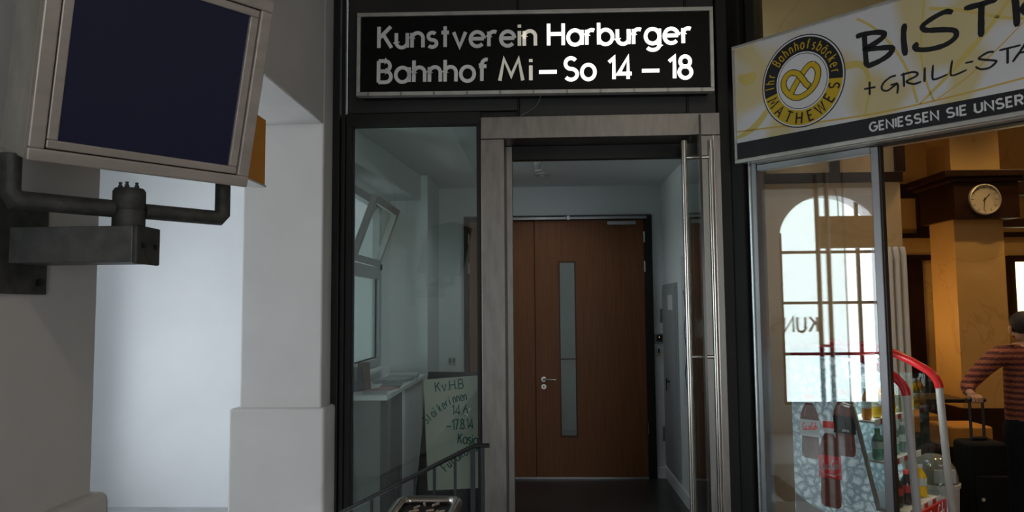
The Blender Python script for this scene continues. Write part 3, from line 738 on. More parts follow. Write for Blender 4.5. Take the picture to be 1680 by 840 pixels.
box('fascia', DKWOOD, 3.70, 4.27, 6.68, 7.28, 2.475, 2.80, tc_, .004)
box('crown_moulding', DKWOOD, 3.60, 4.36, 6.62, 7.34, 2.845, 2.905, tc_, .008)
box('crown_moulding', DKWOOD, 3.65, 4.31, 6.65, 7.31, 2.80, 2.845, tc_, .012)
for z0, z1_ in ((2.42, 2.50), (2.72, 2.86)): box('rail', DKWOOD, 4.27, 7.4, 6.95, 7.05, z0, z1_, tc_, .004)
tr3 = thing('trim_3', (4, 8, 2.5), 'dark timber rails on the ochre back wall', None, **ST)
for z0, z1_ in ((2.85, 3.0), (2.42, 2.47)): box('rail', DKWOOD, 2.9, 7.4, 7.94, 8.0, z0, z1_, tr3, .004)
for x in (4.02, 5.2, 6.3): box('upright', DKWOOD, x, x + .13, 7.942, 8.0, 2.47, 2.85, tr3, .003)
wn = thing('trim_4', (4, 7, 0), 'dark wooden wainscot at the foot of the column and back wall', None, **ST)
box('panel', DKWOOD, 3.735, 4.205, 6.78, 7.24, 0, .78, wn, .004); box('panel', DKWOOD, 2.9, 7.4, 7.97, 8.0, 0, .9, wn)
dd = thing('door_2', (3.97, 8, 0), 'dark narrow door in the ochre back wall', None, **ST)
box('leaf', DKWOOD, 3.86, 4.04, 7.95, 7.99, 0, 2.18, dd, .003); box('frame', DKWOOD, 3.84, 4.60, 7.965, 7.998, 2.18, 2.24, dd)
lbx = thing('backlit_menu_display', (5.3, 7.95, 1.55), 'glowing yellowish display in a dark frame on the bistro back wall', 'display')
box('frame', DKWOOD, 4.93, 5.75, 7.93, 7.999, 1.50, 2.22, lbx, .004)
box('diffuser', mat('glowing_panel', (.8, .7, .5), .5, emit=(1, .84, .46), estr=2.2), 4.985, 5.70, 7.922, 7.93, 1.56, 2.15, lbx)

# wall clock
CX, CY, CZ = 3.958, 6.68, 2.642
ck = thing('wall_clock', (CX, CY, CZ - .14), 'round pale wall clock with black hands on the dark cornice', 'clock')
CM = frame((CX, CY, CZ), (1, 0, 0), (0, 0, 1), (0, -1, 0))
MB(CM).lathe([(.138, 0), (.140, .01), (.138, .03), (.130, .034), (.126, .024), (.126, .0)], n=40).build('rim', ALUL, ck, smooth=True)
MB(CM).lathe([(.127, .004), (.127, .014), (.0, .0141)], n=40).build('dial', mat('dial_cream', (.46, .41, .33), .5), ck)
for k in range(12):
    a = R(30 * k); MB(CM @ Matrix.Rotation(a, 4, 'Z')).box(-.0022, .0022, .095, .118, .0142, .0152).build('hour_mark', BLACK, ck)
for a, l, w_ in ((-44, .068, .0035), (-186, .10, .0022)):
    MB(CM @ Matrix.Rotation(R(a), 4, 'Z')).box(-w_, w_, -.02, l, .016, .0175).build('hand', BLACK, ck)
MB(CM).lathe([(.007, .0141), (.007, .021), (.0, .0215)], n=10).build('hub', BLACK, ck)

# radiator
ra = thing('radiator', (2.81, 5.9, .15), 'white vertical tube radiator on the cream wall pier', 'radiator')
for k in range(5): MB().tube([(2.625 + .055 * k, 5.885, .25), (2.625 + .055 * k, 5.885, 2.10 + .012 * (k % 2)), (2.625 + .055 * k, 5.90, 2.16)], .022, 12).build('tube', mat('radiator_enamel', (.62, .60, .55), .35), ra, smooth=True)
for z in (.27, 2.07): MB().tube([(2.60, 5.905, z), (2.87, 5.905, z)], .02, 10).build('header', MATS['radiator_enamel'], ra)
for z in (.4, 1.9): box('wall_bracket', ALU, 2.72, 2.76, 5.90, 5.999, z, z + .04, ra)

# ------------------------------------------------------------------ bistro sign
bs = thing('bistro_sign', (1.9, 4.2, 2.63), 'angled white and yellow bistro sign with black brush lettering and pretzel logo', 'sign')
def signmat():
    m, N, L, b = nt('bistro_sign_print'); b.inputs['Roughness'].default_value = .4
    tc = N.new('ShaderNodeTexCoord'); mp = N.new('ShaderNodeMapping'); L.new(tc.outputs['Object'], mp.inputs[0])
    mp.inputs['Rotation'].default_value = (0, .5, 0)
    n = N.new('ShaderNodeTexNoise'); n.inputs['Scale'].default_value = 1.9; n.inputs['Detail'].default_value = 0; n.inputs['Distortion'].default_value = 1.0; L.new(mp.outputs[0], n.inputs['Vector'])
    r = N.new('ShaderNodeValToRGB'); e = r.color_ramp.elements; e[0].position = .42; e[0].color = (.70, .70, .72, 1); e[1].position = .56; e[1].color = (.66, .56, .30, 1)
    L.new(n.outputs['Fac'], r.inputs[0]); L.new(r.outputs[0], b.inputs['Base Color'])
    return m
S0, S1_ = .055, 1.80
BY = -.12
box('backbox', ALU, S0 + .01, S1_, BY + .012, .02, 2.64, 3.40, bs, .004, M=BM)
box('face', signmat(), S0 + .012, S1_ - .01, BY, BY + .012, 2.655, 3.395, bs, M=BM)
for a in ((S0, S1_, 3.39, 3.412), (S0, S1_, 2.632, 2.657)): box('frame_rail', ALUL, a[0], a[1], BY - .006, BY + .03, a[2], a[3], bs, .003, M=BM)
for x in (S0, S1_ - .02): box('frame_rail', ALUL, x, x + .018, BY - .006, BY + .03, 2.657, 3.39, bs, .003, M=BM)
box('black_band', PRBLK, S0 + .018, S1_ - .02, BY - .001, BY + .002, 2.658, 2.765, bs, M=BM)
FM = BM @ Matrix.Translation((0, BY, 0))
YSW = mat('swirl_yellow', (.66, .52, .15), .5); YSO = mat('swirl_orange', (.66, .43, .08), .5)
for pts, w_, m_ in (
    ([(.075, 2.84), (.3, 2.825), (.6, 2.80), (1.0, 2.785), (1.4, 2.80), (1.78, 2.83)], .010, YSO),
    ([(.075, 2.80), (.2, 2.85), (.32, 2.97)], [.02, .045, .03], YSW),
    ([(.78, 3.10), (.86, 3.09), (.90, 3.04), (.915, 2.95), (.90, 2.86), (.88, 2.79)], [.05, .04, .025, .018, .012, .008], YSW),
    ([(.86, 3.36), (.95, 3.28), (1.05, 3.14), (1.12, 2.98), (1.16, 2.80)], .014, YSW),
    ([(1.22, 3.36), (1.20, 3.2), (1.19, 3.05), (1.21, 2.9), (1.24, 2.79)], .011, YSW),
    ([(1.17, 2.79), (1.3, 2.9), (1.42, 3.02), (1.55, 3.16), (1.7, 3.36)], [.008, .02, .03, .02, .012], YSW),
    ([(1.24, 3.30), (1.4, 3.24), (1.55, 3.16), (1.68, 3.11), (1.77, 3.10)], [.02, .018, .016, .012, .01], YSW),
    ([(1.26, 2.80), (1.40, 2.88), (1.55, 3.0), (1.77, 3.2)], .006, YSO),
    ([(.10, 3.20), (.16, 3.17), (.22, 3.19)], [.03, .09, .04], YSW)):
    # smooth polyline
    P2, W2 = [], []
    for i in range(len(pts) - 1):
        p0, p1, p2, p3 = pts[max(i - 1, 0)], pts[i], pts[i + 1], pts[min(i + 2, len(pts) - 1)]
        for j in range(5):
            t = j / 5
            P2.append(tuple(.5 * (2 * p1[c] + (p2[c] - p0[c]) * t + (2 * p0[c] - 5 * p1[c] + 4 * p2[c] - p3[c]) * t * t + (3 * p1[c] - p0[c] - 3 * p2[c] + p3[c]) * t ** 3) for c in (0, 1)))
            W2.append((w_[i] * (1 - t) + w_[i + 1] * t) if isinstance(w_, list) else w_)
    P2.append(pts[-1]); W2.append(w_[-1] if isinstance(w_, list) else w_)
    MB(FM).ribbon(P2, W2, .0006).build('printed_swirl', m_, bs)
BRUSH = [
 (.030, [[(0.852, 3.253), (0.887, 3.257), (0.961, 3.249), (1.004, 3.232), (1.0, 3.211), (0.966, 3.192), (0.904, 3.169), (0.951, 3.158), (1.03, 3.142), (1.046, 3.127), (1.021, 3.098), (0.968, 3.077), (0.903, 3.065)], [(0.899, 3.25), (0.9, 3.167), (0.903, 3.065)]]),
 (.030, [[(1.115, 3.254), (1.106, 3.18), (1.111, 3.074)]]),
 (.028, [[(1.352, 3.243), (1.321, 3.257), (1.273, 3.248), (1.217, 3.224), (1.204, 3.207), (1.221, 3.185), (1.293, 3.167), (1.351, 3.147), (1.364, 3.123), (1.349, 3.098), (1.301, 3.078), (1.229, 3.077), (1.174, 3.092), (1.16, 3.113), (1.179, 3.125)]]),
 (.030, [[(1.405, 3.247), (1.48, 3.246), (1.554, 3.25)], [(1.486, 3.254), (1.48, 3.171), (1.475, 3.075)]]),
 (.030, [[(1.629, 3.259), (1.632, 3.169), (1.631, 3.084)], [(1.599, 3.238), (1.652, 3.251), (1.698, 3.242), (1.702, 3.216), (1.661, 3.169), (1.687, 3.126), (1.725, 3.084)]]),
 (.0115, [[(0.884, 2.938), (0.948, 2.936)], [(0.916, 2.975), (0.914, 2.897)]]),
 (.011, [[(1.058, 2.975), (1.029, 2.973), (0.995, 2.953), (0.98, 2.928), (0.987, 2.908), (1.013, 2.901), (1.063, 2.925), (1.06, 2.871)], [(1.027, 2.928), (1.065, 2.931)]]),
 (.011, [[(1.097, 2.981), (1.097, 2.901)], [(1.081, 2.971), (1.138, 2.974), (1.165, 2.964), (1.161, 2.947), (1.111, 2.929), (1.147, 2.906), (1.185, 2.911)]]),
 (.0115, [[(1.205, 2.984), (1.2, 2.904)]]),
 (.0105, [[(1.246, 2.988), (1.24, 2.918), (1.257, 2.907), (1.314, 2.919)]]),
 (.0105, [[(1.338, 2.989), (1.327, 2.92), (1.345, 2.907), (1.403, 2.921)]]),
 (.010, [[(1.397, 2.958), (1.434, 2.958)]]),
 (.011, [[(1.528, 2.983), (1.501, 2.987), (1.467, 2.973), (1.464, 2.961), (1.526, 2.938), (1.533, 2.927), (1.503, 2.906), (1.464, 2.909), (1.442, 2.928)]]),
 (.011, [[(1.55, 2.984), (1.642, 2.986)], [(1.587, 2.989), (1.583, 2.907)]]),
 (.011, [[(1.604, 2.91), (1.637, 2.953), (1.678, 3.001), (1.684, 2.909)], [(1.629, 2.948), (1.678, 2.949)]]),
]
def densify(pts, k=4):
    out = []
    for i in range(len(pts) - 1):
        p0, p1, p2, p3 = pts[max(i - 1, 0)], pts[i], pts[i + 1], pts[min(i + 2, len(pts) - 1)]
        for j in range(k):
            t = j / k
            out.append(tuple(.5 * (2 * p1[c] + (p2[c] - p0[c]) * t + (2 * p0[c] - 5 * p1[c] + 4 * p2[c] - p3[c]) * t * t + (3 * p1[c] - p0[c] - 3 * p2[c] + p3[c]) * t ** 3) for c in (0, 1)))
    return out + [pts[-1]]
for w_, strokes in BRUSH:
    mb = MB(FM)
    for st in strokes:
        q = densify(st) if len(st) > 2 else densify([st[0], ((st[0][0] + st[1][0]) / 2, (st[0][1] + st[1][1]) / 2), st[1]])
        n_ = len(q); ws = [w_ * (.55 if i in (0, n_ - 1) else 1) * random.uniform(.9, 1.08) for i in range(n_)]
        mb.ribbon(q, ws, .0016)
    mb.build('letter', PRBLK, bs)
for t, x0, x1 in (('GENIESSEN', .902, 1.263), ('SIE', 1.295, 1.395), ('UNSER', 1.425, 1.642)):
    letters(t, FM @ Matrix.Translation((x0, -.0012, 2.688)), x1 - x0, .048, .0098, WHITE, bs, th=.001, gap=.26)
# round pretzel logo
lx, lz, ax, bz = .523, 3.072, .262, .286
def ell(f, n=48): return [(lx + ax * f * math.cos(2 * PI * i / n), lz + bz * f * math.sin(2 * PI * i / n)) for i in range(n)]
def disc(f, d, m_, nm, a0=None, a1=None, f2=None):
    mb = MB(FM)
    if a0 is None: mb.prism(ell(f), -d, 0, 'y')
    else:
        n = 30; ang = [R(a0 + (a1 - a0) * i / n) for i in range(n + 1)]
        for p, q in zip(ang, ang[1:]):
            mb.prism([(lx + ax * f2 * math.cos(p), lz + bz * f2 * math.sin(p)), (lx + ax * f * math.cos(p), lz + bz * f * math.sin(p)), (lx + ax * f * math.cos(q), lz + bz * f * math.sin(q)), (lx + ax * f2 * math.cos(q), lz + bz * f2 * math.sin(q))], -d, 0, 'y')
    return mb.build(nm, m_, logo)
logo = MB(FM).prism(ell(1.0), -.001, 0, 'y').build('logo_disc', PRBLK, bs)
logo['label'] = 'round black and yellow pretzel logo'
disc(.975, .0016, WHITE, 'ring'); disc(.945, .0022, PRBLK, 'ring'); disc(.945, .0026, YEL, 'yellow_arc', -167, -8, .62)
disc(.63, .003, WHITE, 'ring'); disc(.60, .0034, PRBLK, 'ring'); disc(.585, .0038, WHITE, 'ring')
def arc_text(t, a0, a1, f, h, w_, m_, inward=False, sx=None, serif=False):
    for i, ch in enumerate(t):
        if ch == ' ': continue
        a = R(a0 + (a1 - a0) * i / (len(t) - 1)); gw = G[ch][0]
        c = (lx + ax * f * math.cos(a), lz + bz * f * math.sin(a)); rot = a - PI / 2 if not inward else a + PI / 2
        M_ = FM @ Matrix.Translation((c[0], -.0040, c[1])) @ Matrix.Rotation(-rot, 4, 'Y')
        mb = MB(M_)
        k = (sx or h)
        for st in G[ch][1]: mb.ribbon([((p[0] - gw / 2) * k, p[1] * h) for p in st], w_, .0008)
        if serif:
            ends = [p for st in G[ch][1] for p in (st[0], st[-1]) if p[1] in (0, 1)]
            for p in ends: mb.ribbon([((p[0] - gw / 2) * k - .006, p[1] * h), ((p[0] - gw / 2) * k + .006, p[1] * h)], .004, .0008)
        mb.build('logo_letter', m_, logo)
arc_text('Ihr Bahnhofsbäcker', 181, 3, .69, .056, .0065, YEL, sx=.034)
arc_text('MATHEWES', -156, -19, .90, .062, .0095, PRBLK, True, sx=.052, serif=True)
PZ = mat('pretzel_yellow', (.66, .45, .01), .45)
def pz(pts): return [(lx + p[0] * ax, lz + p[1] * bz) for p in densify(pts, 6)]
loop = densify([(0.45, 3.005), (0.475, 3.049), (0.518, 3.104), (0.561, 3.15), (0.594, 3.158), (0.622, 3.122), (0.62, 3.071), (0.597, 3.024), (0.555, 2.99), (0.501, 2.974), (0.453, 2.992), (0.415, 3.038), (0.406, 3.086), (0.427, 3.126), (0.461, 3.138), (0.498, 3.123), (0.526, 3.086), (0.549, 3.048), (0.57, 3.027)], 5)
n_ = len(loop)
for k_, (a, b) in enumerate(((0, int(n_ * .24)), (int(n_ * .22), int(n_ * .80)), (int(n_ * .76), n_))):
    lv = .0014 * (0, 0, 1)[k_]
    MB(FM @ Matrix.Translation((0, -.0040 - lv, 0))).ribbon(loop[a:b], .040, .0006).build('pretzel_outline', PRBLK, logo)
    MB(FM @ Matrix.Translation((0, -.0046 - lv, 0))).ribbon(loop[max(a, 1):b] if k_ == 0 else loop[a:b - 1] if k_ == 2 else loop[a:b], .030, .0006).build('pretzel', PZ, logo)

# ------------------------------------------------------------------ drinks cooler behind the glass
co_ = thing('drinks_cooler', BM @ Vector((.5, .66, 0)), 'open drinks cooler with red top rails and bottle print side', 'cooler')
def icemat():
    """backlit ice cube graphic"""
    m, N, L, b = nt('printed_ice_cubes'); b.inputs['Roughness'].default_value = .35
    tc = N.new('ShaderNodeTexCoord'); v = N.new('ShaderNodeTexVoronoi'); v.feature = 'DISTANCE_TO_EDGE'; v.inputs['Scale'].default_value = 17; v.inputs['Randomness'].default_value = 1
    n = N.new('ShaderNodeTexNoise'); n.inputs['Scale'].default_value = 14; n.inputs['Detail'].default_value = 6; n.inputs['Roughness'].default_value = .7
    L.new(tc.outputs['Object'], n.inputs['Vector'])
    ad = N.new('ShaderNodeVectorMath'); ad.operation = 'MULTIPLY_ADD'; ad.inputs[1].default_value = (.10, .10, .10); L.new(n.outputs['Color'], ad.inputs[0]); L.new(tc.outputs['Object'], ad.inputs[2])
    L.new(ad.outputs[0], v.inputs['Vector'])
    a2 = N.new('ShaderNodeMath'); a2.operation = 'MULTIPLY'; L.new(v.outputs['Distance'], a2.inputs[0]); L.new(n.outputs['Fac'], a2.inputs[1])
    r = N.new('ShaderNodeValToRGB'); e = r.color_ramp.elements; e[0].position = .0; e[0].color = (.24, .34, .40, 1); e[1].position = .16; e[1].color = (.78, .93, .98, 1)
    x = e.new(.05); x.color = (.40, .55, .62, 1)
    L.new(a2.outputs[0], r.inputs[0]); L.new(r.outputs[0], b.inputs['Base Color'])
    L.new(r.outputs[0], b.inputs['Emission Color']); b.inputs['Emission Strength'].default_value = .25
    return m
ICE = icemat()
CYN, CYF = .38, .95
side = [(.13, .0), (.875, .0), (.875, .455), (.668, .455), (.495, 1.25), (.47, 1.37), (.13, 1.37)]
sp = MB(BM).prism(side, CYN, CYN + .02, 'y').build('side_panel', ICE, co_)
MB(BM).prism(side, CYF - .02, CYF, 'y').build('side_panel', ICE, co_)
box('back_panel', GREYT, .13, .16, CYN + .02, CYF - .02, .0, 1.37, co_, M=BM)
box('top_panel', RED, .13, .50, CYN - .005, CYF + .005, 1.37, 1.42, co_, .01, M=BM)
for y0 in (CYN - .003, CYF - .02):
    MB(BM).prism([(.655, .44), (.675, .44), (.502, 1.25), (.482, 1.25)], y0, y0 + .023, 'y').build('slanted_frame', ALUL, co_)
    box('lower_frame', ALUL, .66, .875, y0, y0 + .023, .44, .46, co_, M=BM)
    MB(BM).prism([(.675, .46), (.868, .46), (.85, 1.17), (.80, 1.25), (.505, 1.25)], y0 + .009, y0 + .014, 'y').build('side_glass', GLASS, co_)
box('base', GREYT, .16, .86, CYN + .02, CYF - .02, 0, .44, co_, M=BM)
fp = box('front_panel', RED, .861, .877, CYN + .02, CYF - .02, .05, .455, co_, .003, M=BM)
SCRIPT_C = [(.32, .85), (.18, .98), (.05, .7), (.0, .35), (.08, .06), (.22, .0), (.36, .16)]
def coke(M_, wdt, h, w_, m_, parent):
    """flowing script wordmark"""
    S = [[(.02 + p[0] * .55, p[1]) for p in SCRIPT_C],
         [(.24 + .07 * math.cos(t), .24 + .2 * math.sin(t)) for t in [i * PI / 5 for i in range(11)]],
         [(.42 - .06 * math.cos(t * 1.0 + .8) , .24 + .2 * math.sin(t + .8)) for t in [i * PI / 6 for i in range(9)]],
         [(.52 + .055 * math.cos(t), .24 + .2 * math.sin(t)) for t in [i * PI / 5 for i in range(11)]] , [(.575, .46), (.58, .1), (.62, .08)],
         [(.60 + p[0] * .5, p[1]) for p in SCRIPT_C],
         [(.80 + .05 * math.cos(t), .24 + .2 * math.sin(t)) for t in [i * PI / 5 for i in range(11)]],
         [(.87, .1), (.91, .9), (.89, .95), (.88, .2), (.90, .06)],
         [(.955 + .045 * math.cos(t), .24 + .2 * math.sin(t)) for t in [i * PI / 5 for i in range(11)]], [(1.0, .46), (1.0, .1), (1.03, .08)],
         [(.06, -.10), (.3, -.02), (.6, -.12), (.95, -.06)]]
    mb = MB(M_)
    for st in S: mb.ribbon([(p[0] * wdt, p[1] * h + p[0] * h * .25) for p in st], w_, .0008)
    return mb.build('script_lettering', m_, parent)
coke(BM @ frame((.8772, .60, .34), (0, 1, 0), (-1, 0, 0), (0, 0, 1)), .27, .09, .010, WHITE, fp)
# tubes: grey uprights, red rounded top rails
for y in (CYN - .006, CYF + .006):
    up = MB(BM).tube([(.905, y, .02), (.895, y, .35), (.858, y, 1.165)], .0235, 14).build('upright', GREYT, co_, smooth=True)
    MB(BM).tube([(.858, y, 1.160), (.854, y, 1.19), (.838, y, 1.225), (.80, y, 1.265), (.70, y, 1.325), (.58, y, 1.38), (.42, y, 1.42), (.14, y, 1.43)], .0265, 14).build('red_rail', RED, co_, smooth=True)
    box('foot', GREYT, .88, .93, y - .02, y + .02, 0, .02, co_, M=BM)
ct_ = MB(BM).tube([(.50, CYN + .06, 1.355), (.50, CYF - .06, 1.355)], .012, 10).build('light_tube', mat('cooler_tube_glow', (.9, .9, .9), .4, emit=(.9, 1, .95), estr=3.0), co_)
lo = lamp('tube_light', 'AREA', BM @ Vector((.53, .665, 1.33)), 3.0, (.92, 1, .97), .3); lo.rotation_euler = (0, R(-25), R(-45))
SHELF = [(.978, .45, .655), (.738, .52, .735), (.462, .50, .84)]
for z, x0, x1 in SHELF:
    sh_ = box('shelf', WHITEP, x0, x1, CYN + .022, CYF - .022, z - .012, z, co_, M=BM)
    ps_ = box('price_rail', PLASTW, x1, x1 + .004, CYN + .024, CYF - .024, z - .028, z + .012, sh_, M=BM)
    for k in range(7): box('price_tag', mat('price_tag_red', (.45, .05, .05), .5) if k % 2 else WHITE, x1 + .004, x1 + .0055, CYN + .035 + k * .072, CYN + .092 + k * .072, z - .024, z + .008, sh_, M=BM)
# printed bottles on the side panel
PM_ = BM @ Matrix.Translation((0, CYN, 0))
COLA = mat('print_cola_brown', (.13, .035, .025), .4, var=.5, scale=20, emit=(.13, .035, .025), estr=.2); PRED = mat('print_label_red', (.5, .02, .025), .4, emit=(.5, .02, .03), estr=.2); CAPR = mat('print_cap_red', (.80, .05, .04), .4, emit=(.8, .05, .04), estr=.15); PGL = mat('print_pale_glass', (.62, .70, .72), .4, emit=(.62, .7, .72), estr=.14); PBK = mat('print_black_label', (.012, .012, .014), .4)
def prof(cx, z0, h, w_):
    q = [(.30, 0), (.42, .03), (.46, .12), (.42, .26), (.42, .34), (.48, .40), (.48, .60), (.44, .68), (.30, .80), (.17, .86), (.15, .92)]
    return [(cx + a * w_, z0 + b * h) for a, b in q] + [(cx - a * w_, z0 + b * h) for a, b in reversed(q)]
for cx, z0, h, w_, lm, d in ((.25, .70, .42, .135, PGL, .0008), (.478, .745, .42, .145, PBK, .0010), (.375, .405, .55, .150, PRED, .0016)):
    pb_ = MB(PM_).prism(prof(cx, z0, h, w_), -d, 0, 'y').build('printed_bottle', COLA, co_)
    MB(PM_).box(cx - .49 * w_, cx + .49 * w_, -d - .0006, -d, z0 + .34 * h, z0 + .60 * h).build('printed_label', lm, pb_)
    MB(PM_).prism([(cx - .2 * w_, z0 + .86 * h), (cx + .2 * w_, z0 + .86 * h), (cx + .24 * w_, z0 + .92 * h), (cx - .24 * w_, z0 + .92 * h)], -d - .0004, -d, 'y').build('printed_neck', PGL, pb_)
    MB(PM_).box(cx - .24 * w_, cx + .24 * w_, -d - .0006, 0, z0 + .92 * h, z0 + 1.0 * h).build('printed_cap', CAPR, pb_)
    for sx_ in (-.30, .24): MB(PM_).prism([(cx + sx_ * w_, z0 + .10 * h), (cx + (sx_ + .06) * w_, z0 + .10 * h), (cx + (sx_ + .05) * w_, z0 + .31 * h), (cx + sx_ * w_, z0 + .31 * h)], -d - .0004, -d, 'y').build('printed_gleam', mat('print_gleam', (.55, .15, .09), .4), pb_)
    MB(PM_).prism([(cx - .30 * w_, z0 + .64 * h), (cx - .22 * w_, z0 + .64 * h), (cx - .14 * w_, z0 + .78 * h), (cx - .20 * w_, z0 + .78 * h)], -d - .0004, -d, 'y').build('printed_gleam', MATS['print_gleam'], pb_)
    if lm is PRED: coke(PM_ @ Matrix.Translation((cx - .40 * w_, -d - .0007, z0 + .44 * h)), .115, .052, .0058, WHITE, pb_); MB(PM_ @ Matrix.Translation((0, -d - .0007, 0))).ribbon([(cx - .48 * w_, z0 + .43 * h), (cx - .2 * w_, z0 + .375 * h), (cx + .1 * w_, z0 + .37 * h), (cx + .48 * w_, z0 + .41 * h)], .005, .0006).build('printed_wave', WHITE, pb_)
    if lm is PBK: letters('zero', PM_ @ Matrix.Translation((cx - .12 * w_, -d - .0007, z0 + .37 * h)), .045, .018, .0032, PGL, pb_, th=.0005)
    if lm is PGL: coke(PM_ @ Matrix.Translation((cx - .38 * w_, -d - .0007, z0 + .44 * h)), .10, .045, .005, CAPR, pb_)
MB(PM_).prism([(.135, 0), (.66, 0), (.66, .30), (.48, .33), (.34, .365), (.24, .40), (.135, .46)], -.0006, 0, 'y').build('printed_wave', WHITE, co_)
# the bottles on the shelves
CL = mat('cola_liquid', (.035, .010, .006), .12, spec=.8); WG = mat('green_tinted_pet', (.20, .42, .30), .08, trans=.75); WB = mat('clear_blue_pet', (.45, .58, .62), .08, trans=.75); OJ = mat('yellow_juice', (.75, .48, .01), .2)
def bottle(name, loc, h, r, body, cap, labm, lab, grp):
    t = thing(name, loc, lab, 'bottle', grp)
    MB().lathe([(r * .7, 0), (r * .95, .008), (r, .02), (r * .94, h * .3), (r, h * .42), (r, h * .6), (r * .85, h * .70), (r * .45, h * .83), (r * .38, h * .9)], loc, 14).build('body', body, t, smooth=True)
    MB().lathe([(r * .46, h * .9), (r * .46, h), (r * .3, h * 1.003)], loc, 12).build('cap', cap, t, smooth=True)
    MB().lathe([(r * 1.01, h * .36), (r * 1.02, h * .37), (r * 1.02, h * .58), (r * 1.01, h * .59)], loc, 14).build('label', labm, t, smooth=True)
    return t
CG = mat('cap_green', (.03, .25, .06), .4); CW = mat('cap_white', (.6, .6, .6), .4); LW_ = mat('bottle_label_pale', (.5, .58, .55), .5); LR_ = mat('bottle_label_red', (.5, .03, .02), .4)
rank = ['nearest', 'second', 'third', 'farthest']
for si, (kind, xs) in enumerate((('orange', .585), ('green', .645), ('cola', .745))):
    z = SHELF[si][0] + .001
    for k in range(4):
        p = BM @ Vector((xs + .012 * (k % 2), CYN + .085 + .125 * k, z))
        if kind == 'orange': bottle('juice_bottle', p, .20, .030, OJ if k % 2 else mat('orange_juice', (.62, .20, .01), .2), CW, LW_, rank[k] + ' juice bottle from the glass on the top cooler shelf', 'juice bottles on the top cooler shelf')
        elif kind == 'green': bottle('water_bottle', p, .190, .036, WG if k % 2 == 0 else WB, CG if k % 2 == 0 else CW, LW_, rank[k] + ' water bottle from the glass on the middle cooler shelf', 'water bottles on the middle cooler shelf')
        else: bottle('cola_bottle', p, .205, .036, CL if k < 3 else OJ, CAPR if k < 3 else CW, LR_ if k < 3 else LW_, rank[k] + (' cola bottle' if k < 3 else ' and only yellow bottle') + ' from the glass on the bottom cooler shelf', 'bottles on the bottom cooler shelf')

# ------------------------------------------------------------------ dome bin
bn = thing('dome_bin', (2.70, 5.3, 0), 'grey waste bin with a rounded dome lid behind the cooler', 'bin')
MB().lathe([(.125, 0), (.13, .01), (.150, .44), (.152, .455), (.14, .456)], (2.70, 5.3, 0), 28).build('body', CABG, bn, smooth=True)
MB().lathe([(.158, .456), (.160, .48), (.154, .485)], (2.70, 5.3, 0), 28).build('collar', GREYT, bn, smooth=True)
MB().lathe([(.150, .486), (.147, .53), (.130, .59), (.095, .64), (.045, .667), (.0, .672)], (2.70, 5.3, 0), 28).build('dome_lid', mat('smoky_dome', (.16, .15, .14), .15, spec=.7), bn, smooth=True)
box('flap', CABG, 2.63, 2.77, 5.15, 5.168, .50, .59, bn, .004)

# ------------------------------------------------------------------ tables, stools
def table(loc, lab, sx, sy, h):
    t = thing('bistro_table', loc, lab, 'table')
    x, y, _ = loc
    box('top', BLACKP, x - sx, x + sx, y - sy, y + sy, h - .03, h, t, .006); MB().lathe([(.035, .02), (.035, h - .03)], loc, 14).build('column', BLACKP, t, smooth=True)
    MB().lathe([(.19, 0), (.19, .012), (.05, .03), (.035, .031)], loc, 20).build('foot', BLACKP, t, smooth=True)
table((3.13, 6.25, 0), 'high dark table in front of the column beyond the cooler', .24, .22, .955)
def stool(loc, lab, sx, sy, h):
    t = thing('upholstered_stool', loc, lab, 'stool', 'amber stools')
    x, y, _ = loc
    box('seat', AMBER, x - sx, x + sx, y - sy, y + sy, h - .17, h, t, .02, segs=3)
    box('base_board', DKWOOD, x - sx + .01, x + sx - .01, y - sy + .01, y + sy - .01, h - .21, h - .17, t)
    for a in (-1, 1):
        for b in (-1, 1): box('leg', DKWOOD, x + a * (sx - .035) - .02, x + a * (sx - .035) + .02, y + b * (sy - .035) - .02, y + b * (sy - .035) + .02, 0, h - .21, t)
stool((3.50, 6.44, 0), 'nearer amber upholstered stool beside the suitcase', .19, .17, .70)
stool((3.44, 7.15, 0), 'amber upholstered stool behind the nearer one by the column', .19, .19, .70)

# ------------------------------------------------------------------ suitcase
sc_ = thing('suitcase', (3.12, 5.42, 0), 'black trolley suitcase with its handle pulled out', 'suitcase')
SB = mat('black_suitcase_fabric', (.005, .005, .0055), .8, var=.3, scale=40, bump=.2, bscale=200, spec=.15)
box('body', SB, 2.955, 3.235, 5.32, 5.54, .06, .74, sc_, .035, segs=4)
box('front_pocket', SB, 2.985, 3.205, 5.29, 5.325, .10, .52, sc_, .015, segs=3)
box('top_grip', BLACKP, 3.04, 3.15, 5.42, 5.45, .742, .765, sc_, .008)
for x in (3.045, 3.135): MB().tube([(x, 5.44, .735), (x, 5.44, 1.02)], .010, 10).build('handle_tube', BLACKP, sc_, smooth=True)
MB().tube([(3.025, 5.44, 1.022), (3.155, 5.44, 1.022)], .016, 12).build('handle_grip', BLACKP, sc_, smooth=True)
for x in (2.98, 3.21):
    for y in (5.35, 5.51): MB(frame((x - .012, y, .03), (0, 1, 0), (0, 0, 1), (1, 0, 0))).lathe([(.03, 0), (.03, .024), (.0, .0241)], n=16).build('wheel', BLACKP, sc_)
MB(frame((3.02, 5.288, .36), (1, 0, 0), (0, 0, 1), (0, -1, 0))).lathe([(.012, -.004), (.012, .004), (.0, .0045)], n=12).build('badge', ALUL, sc_)

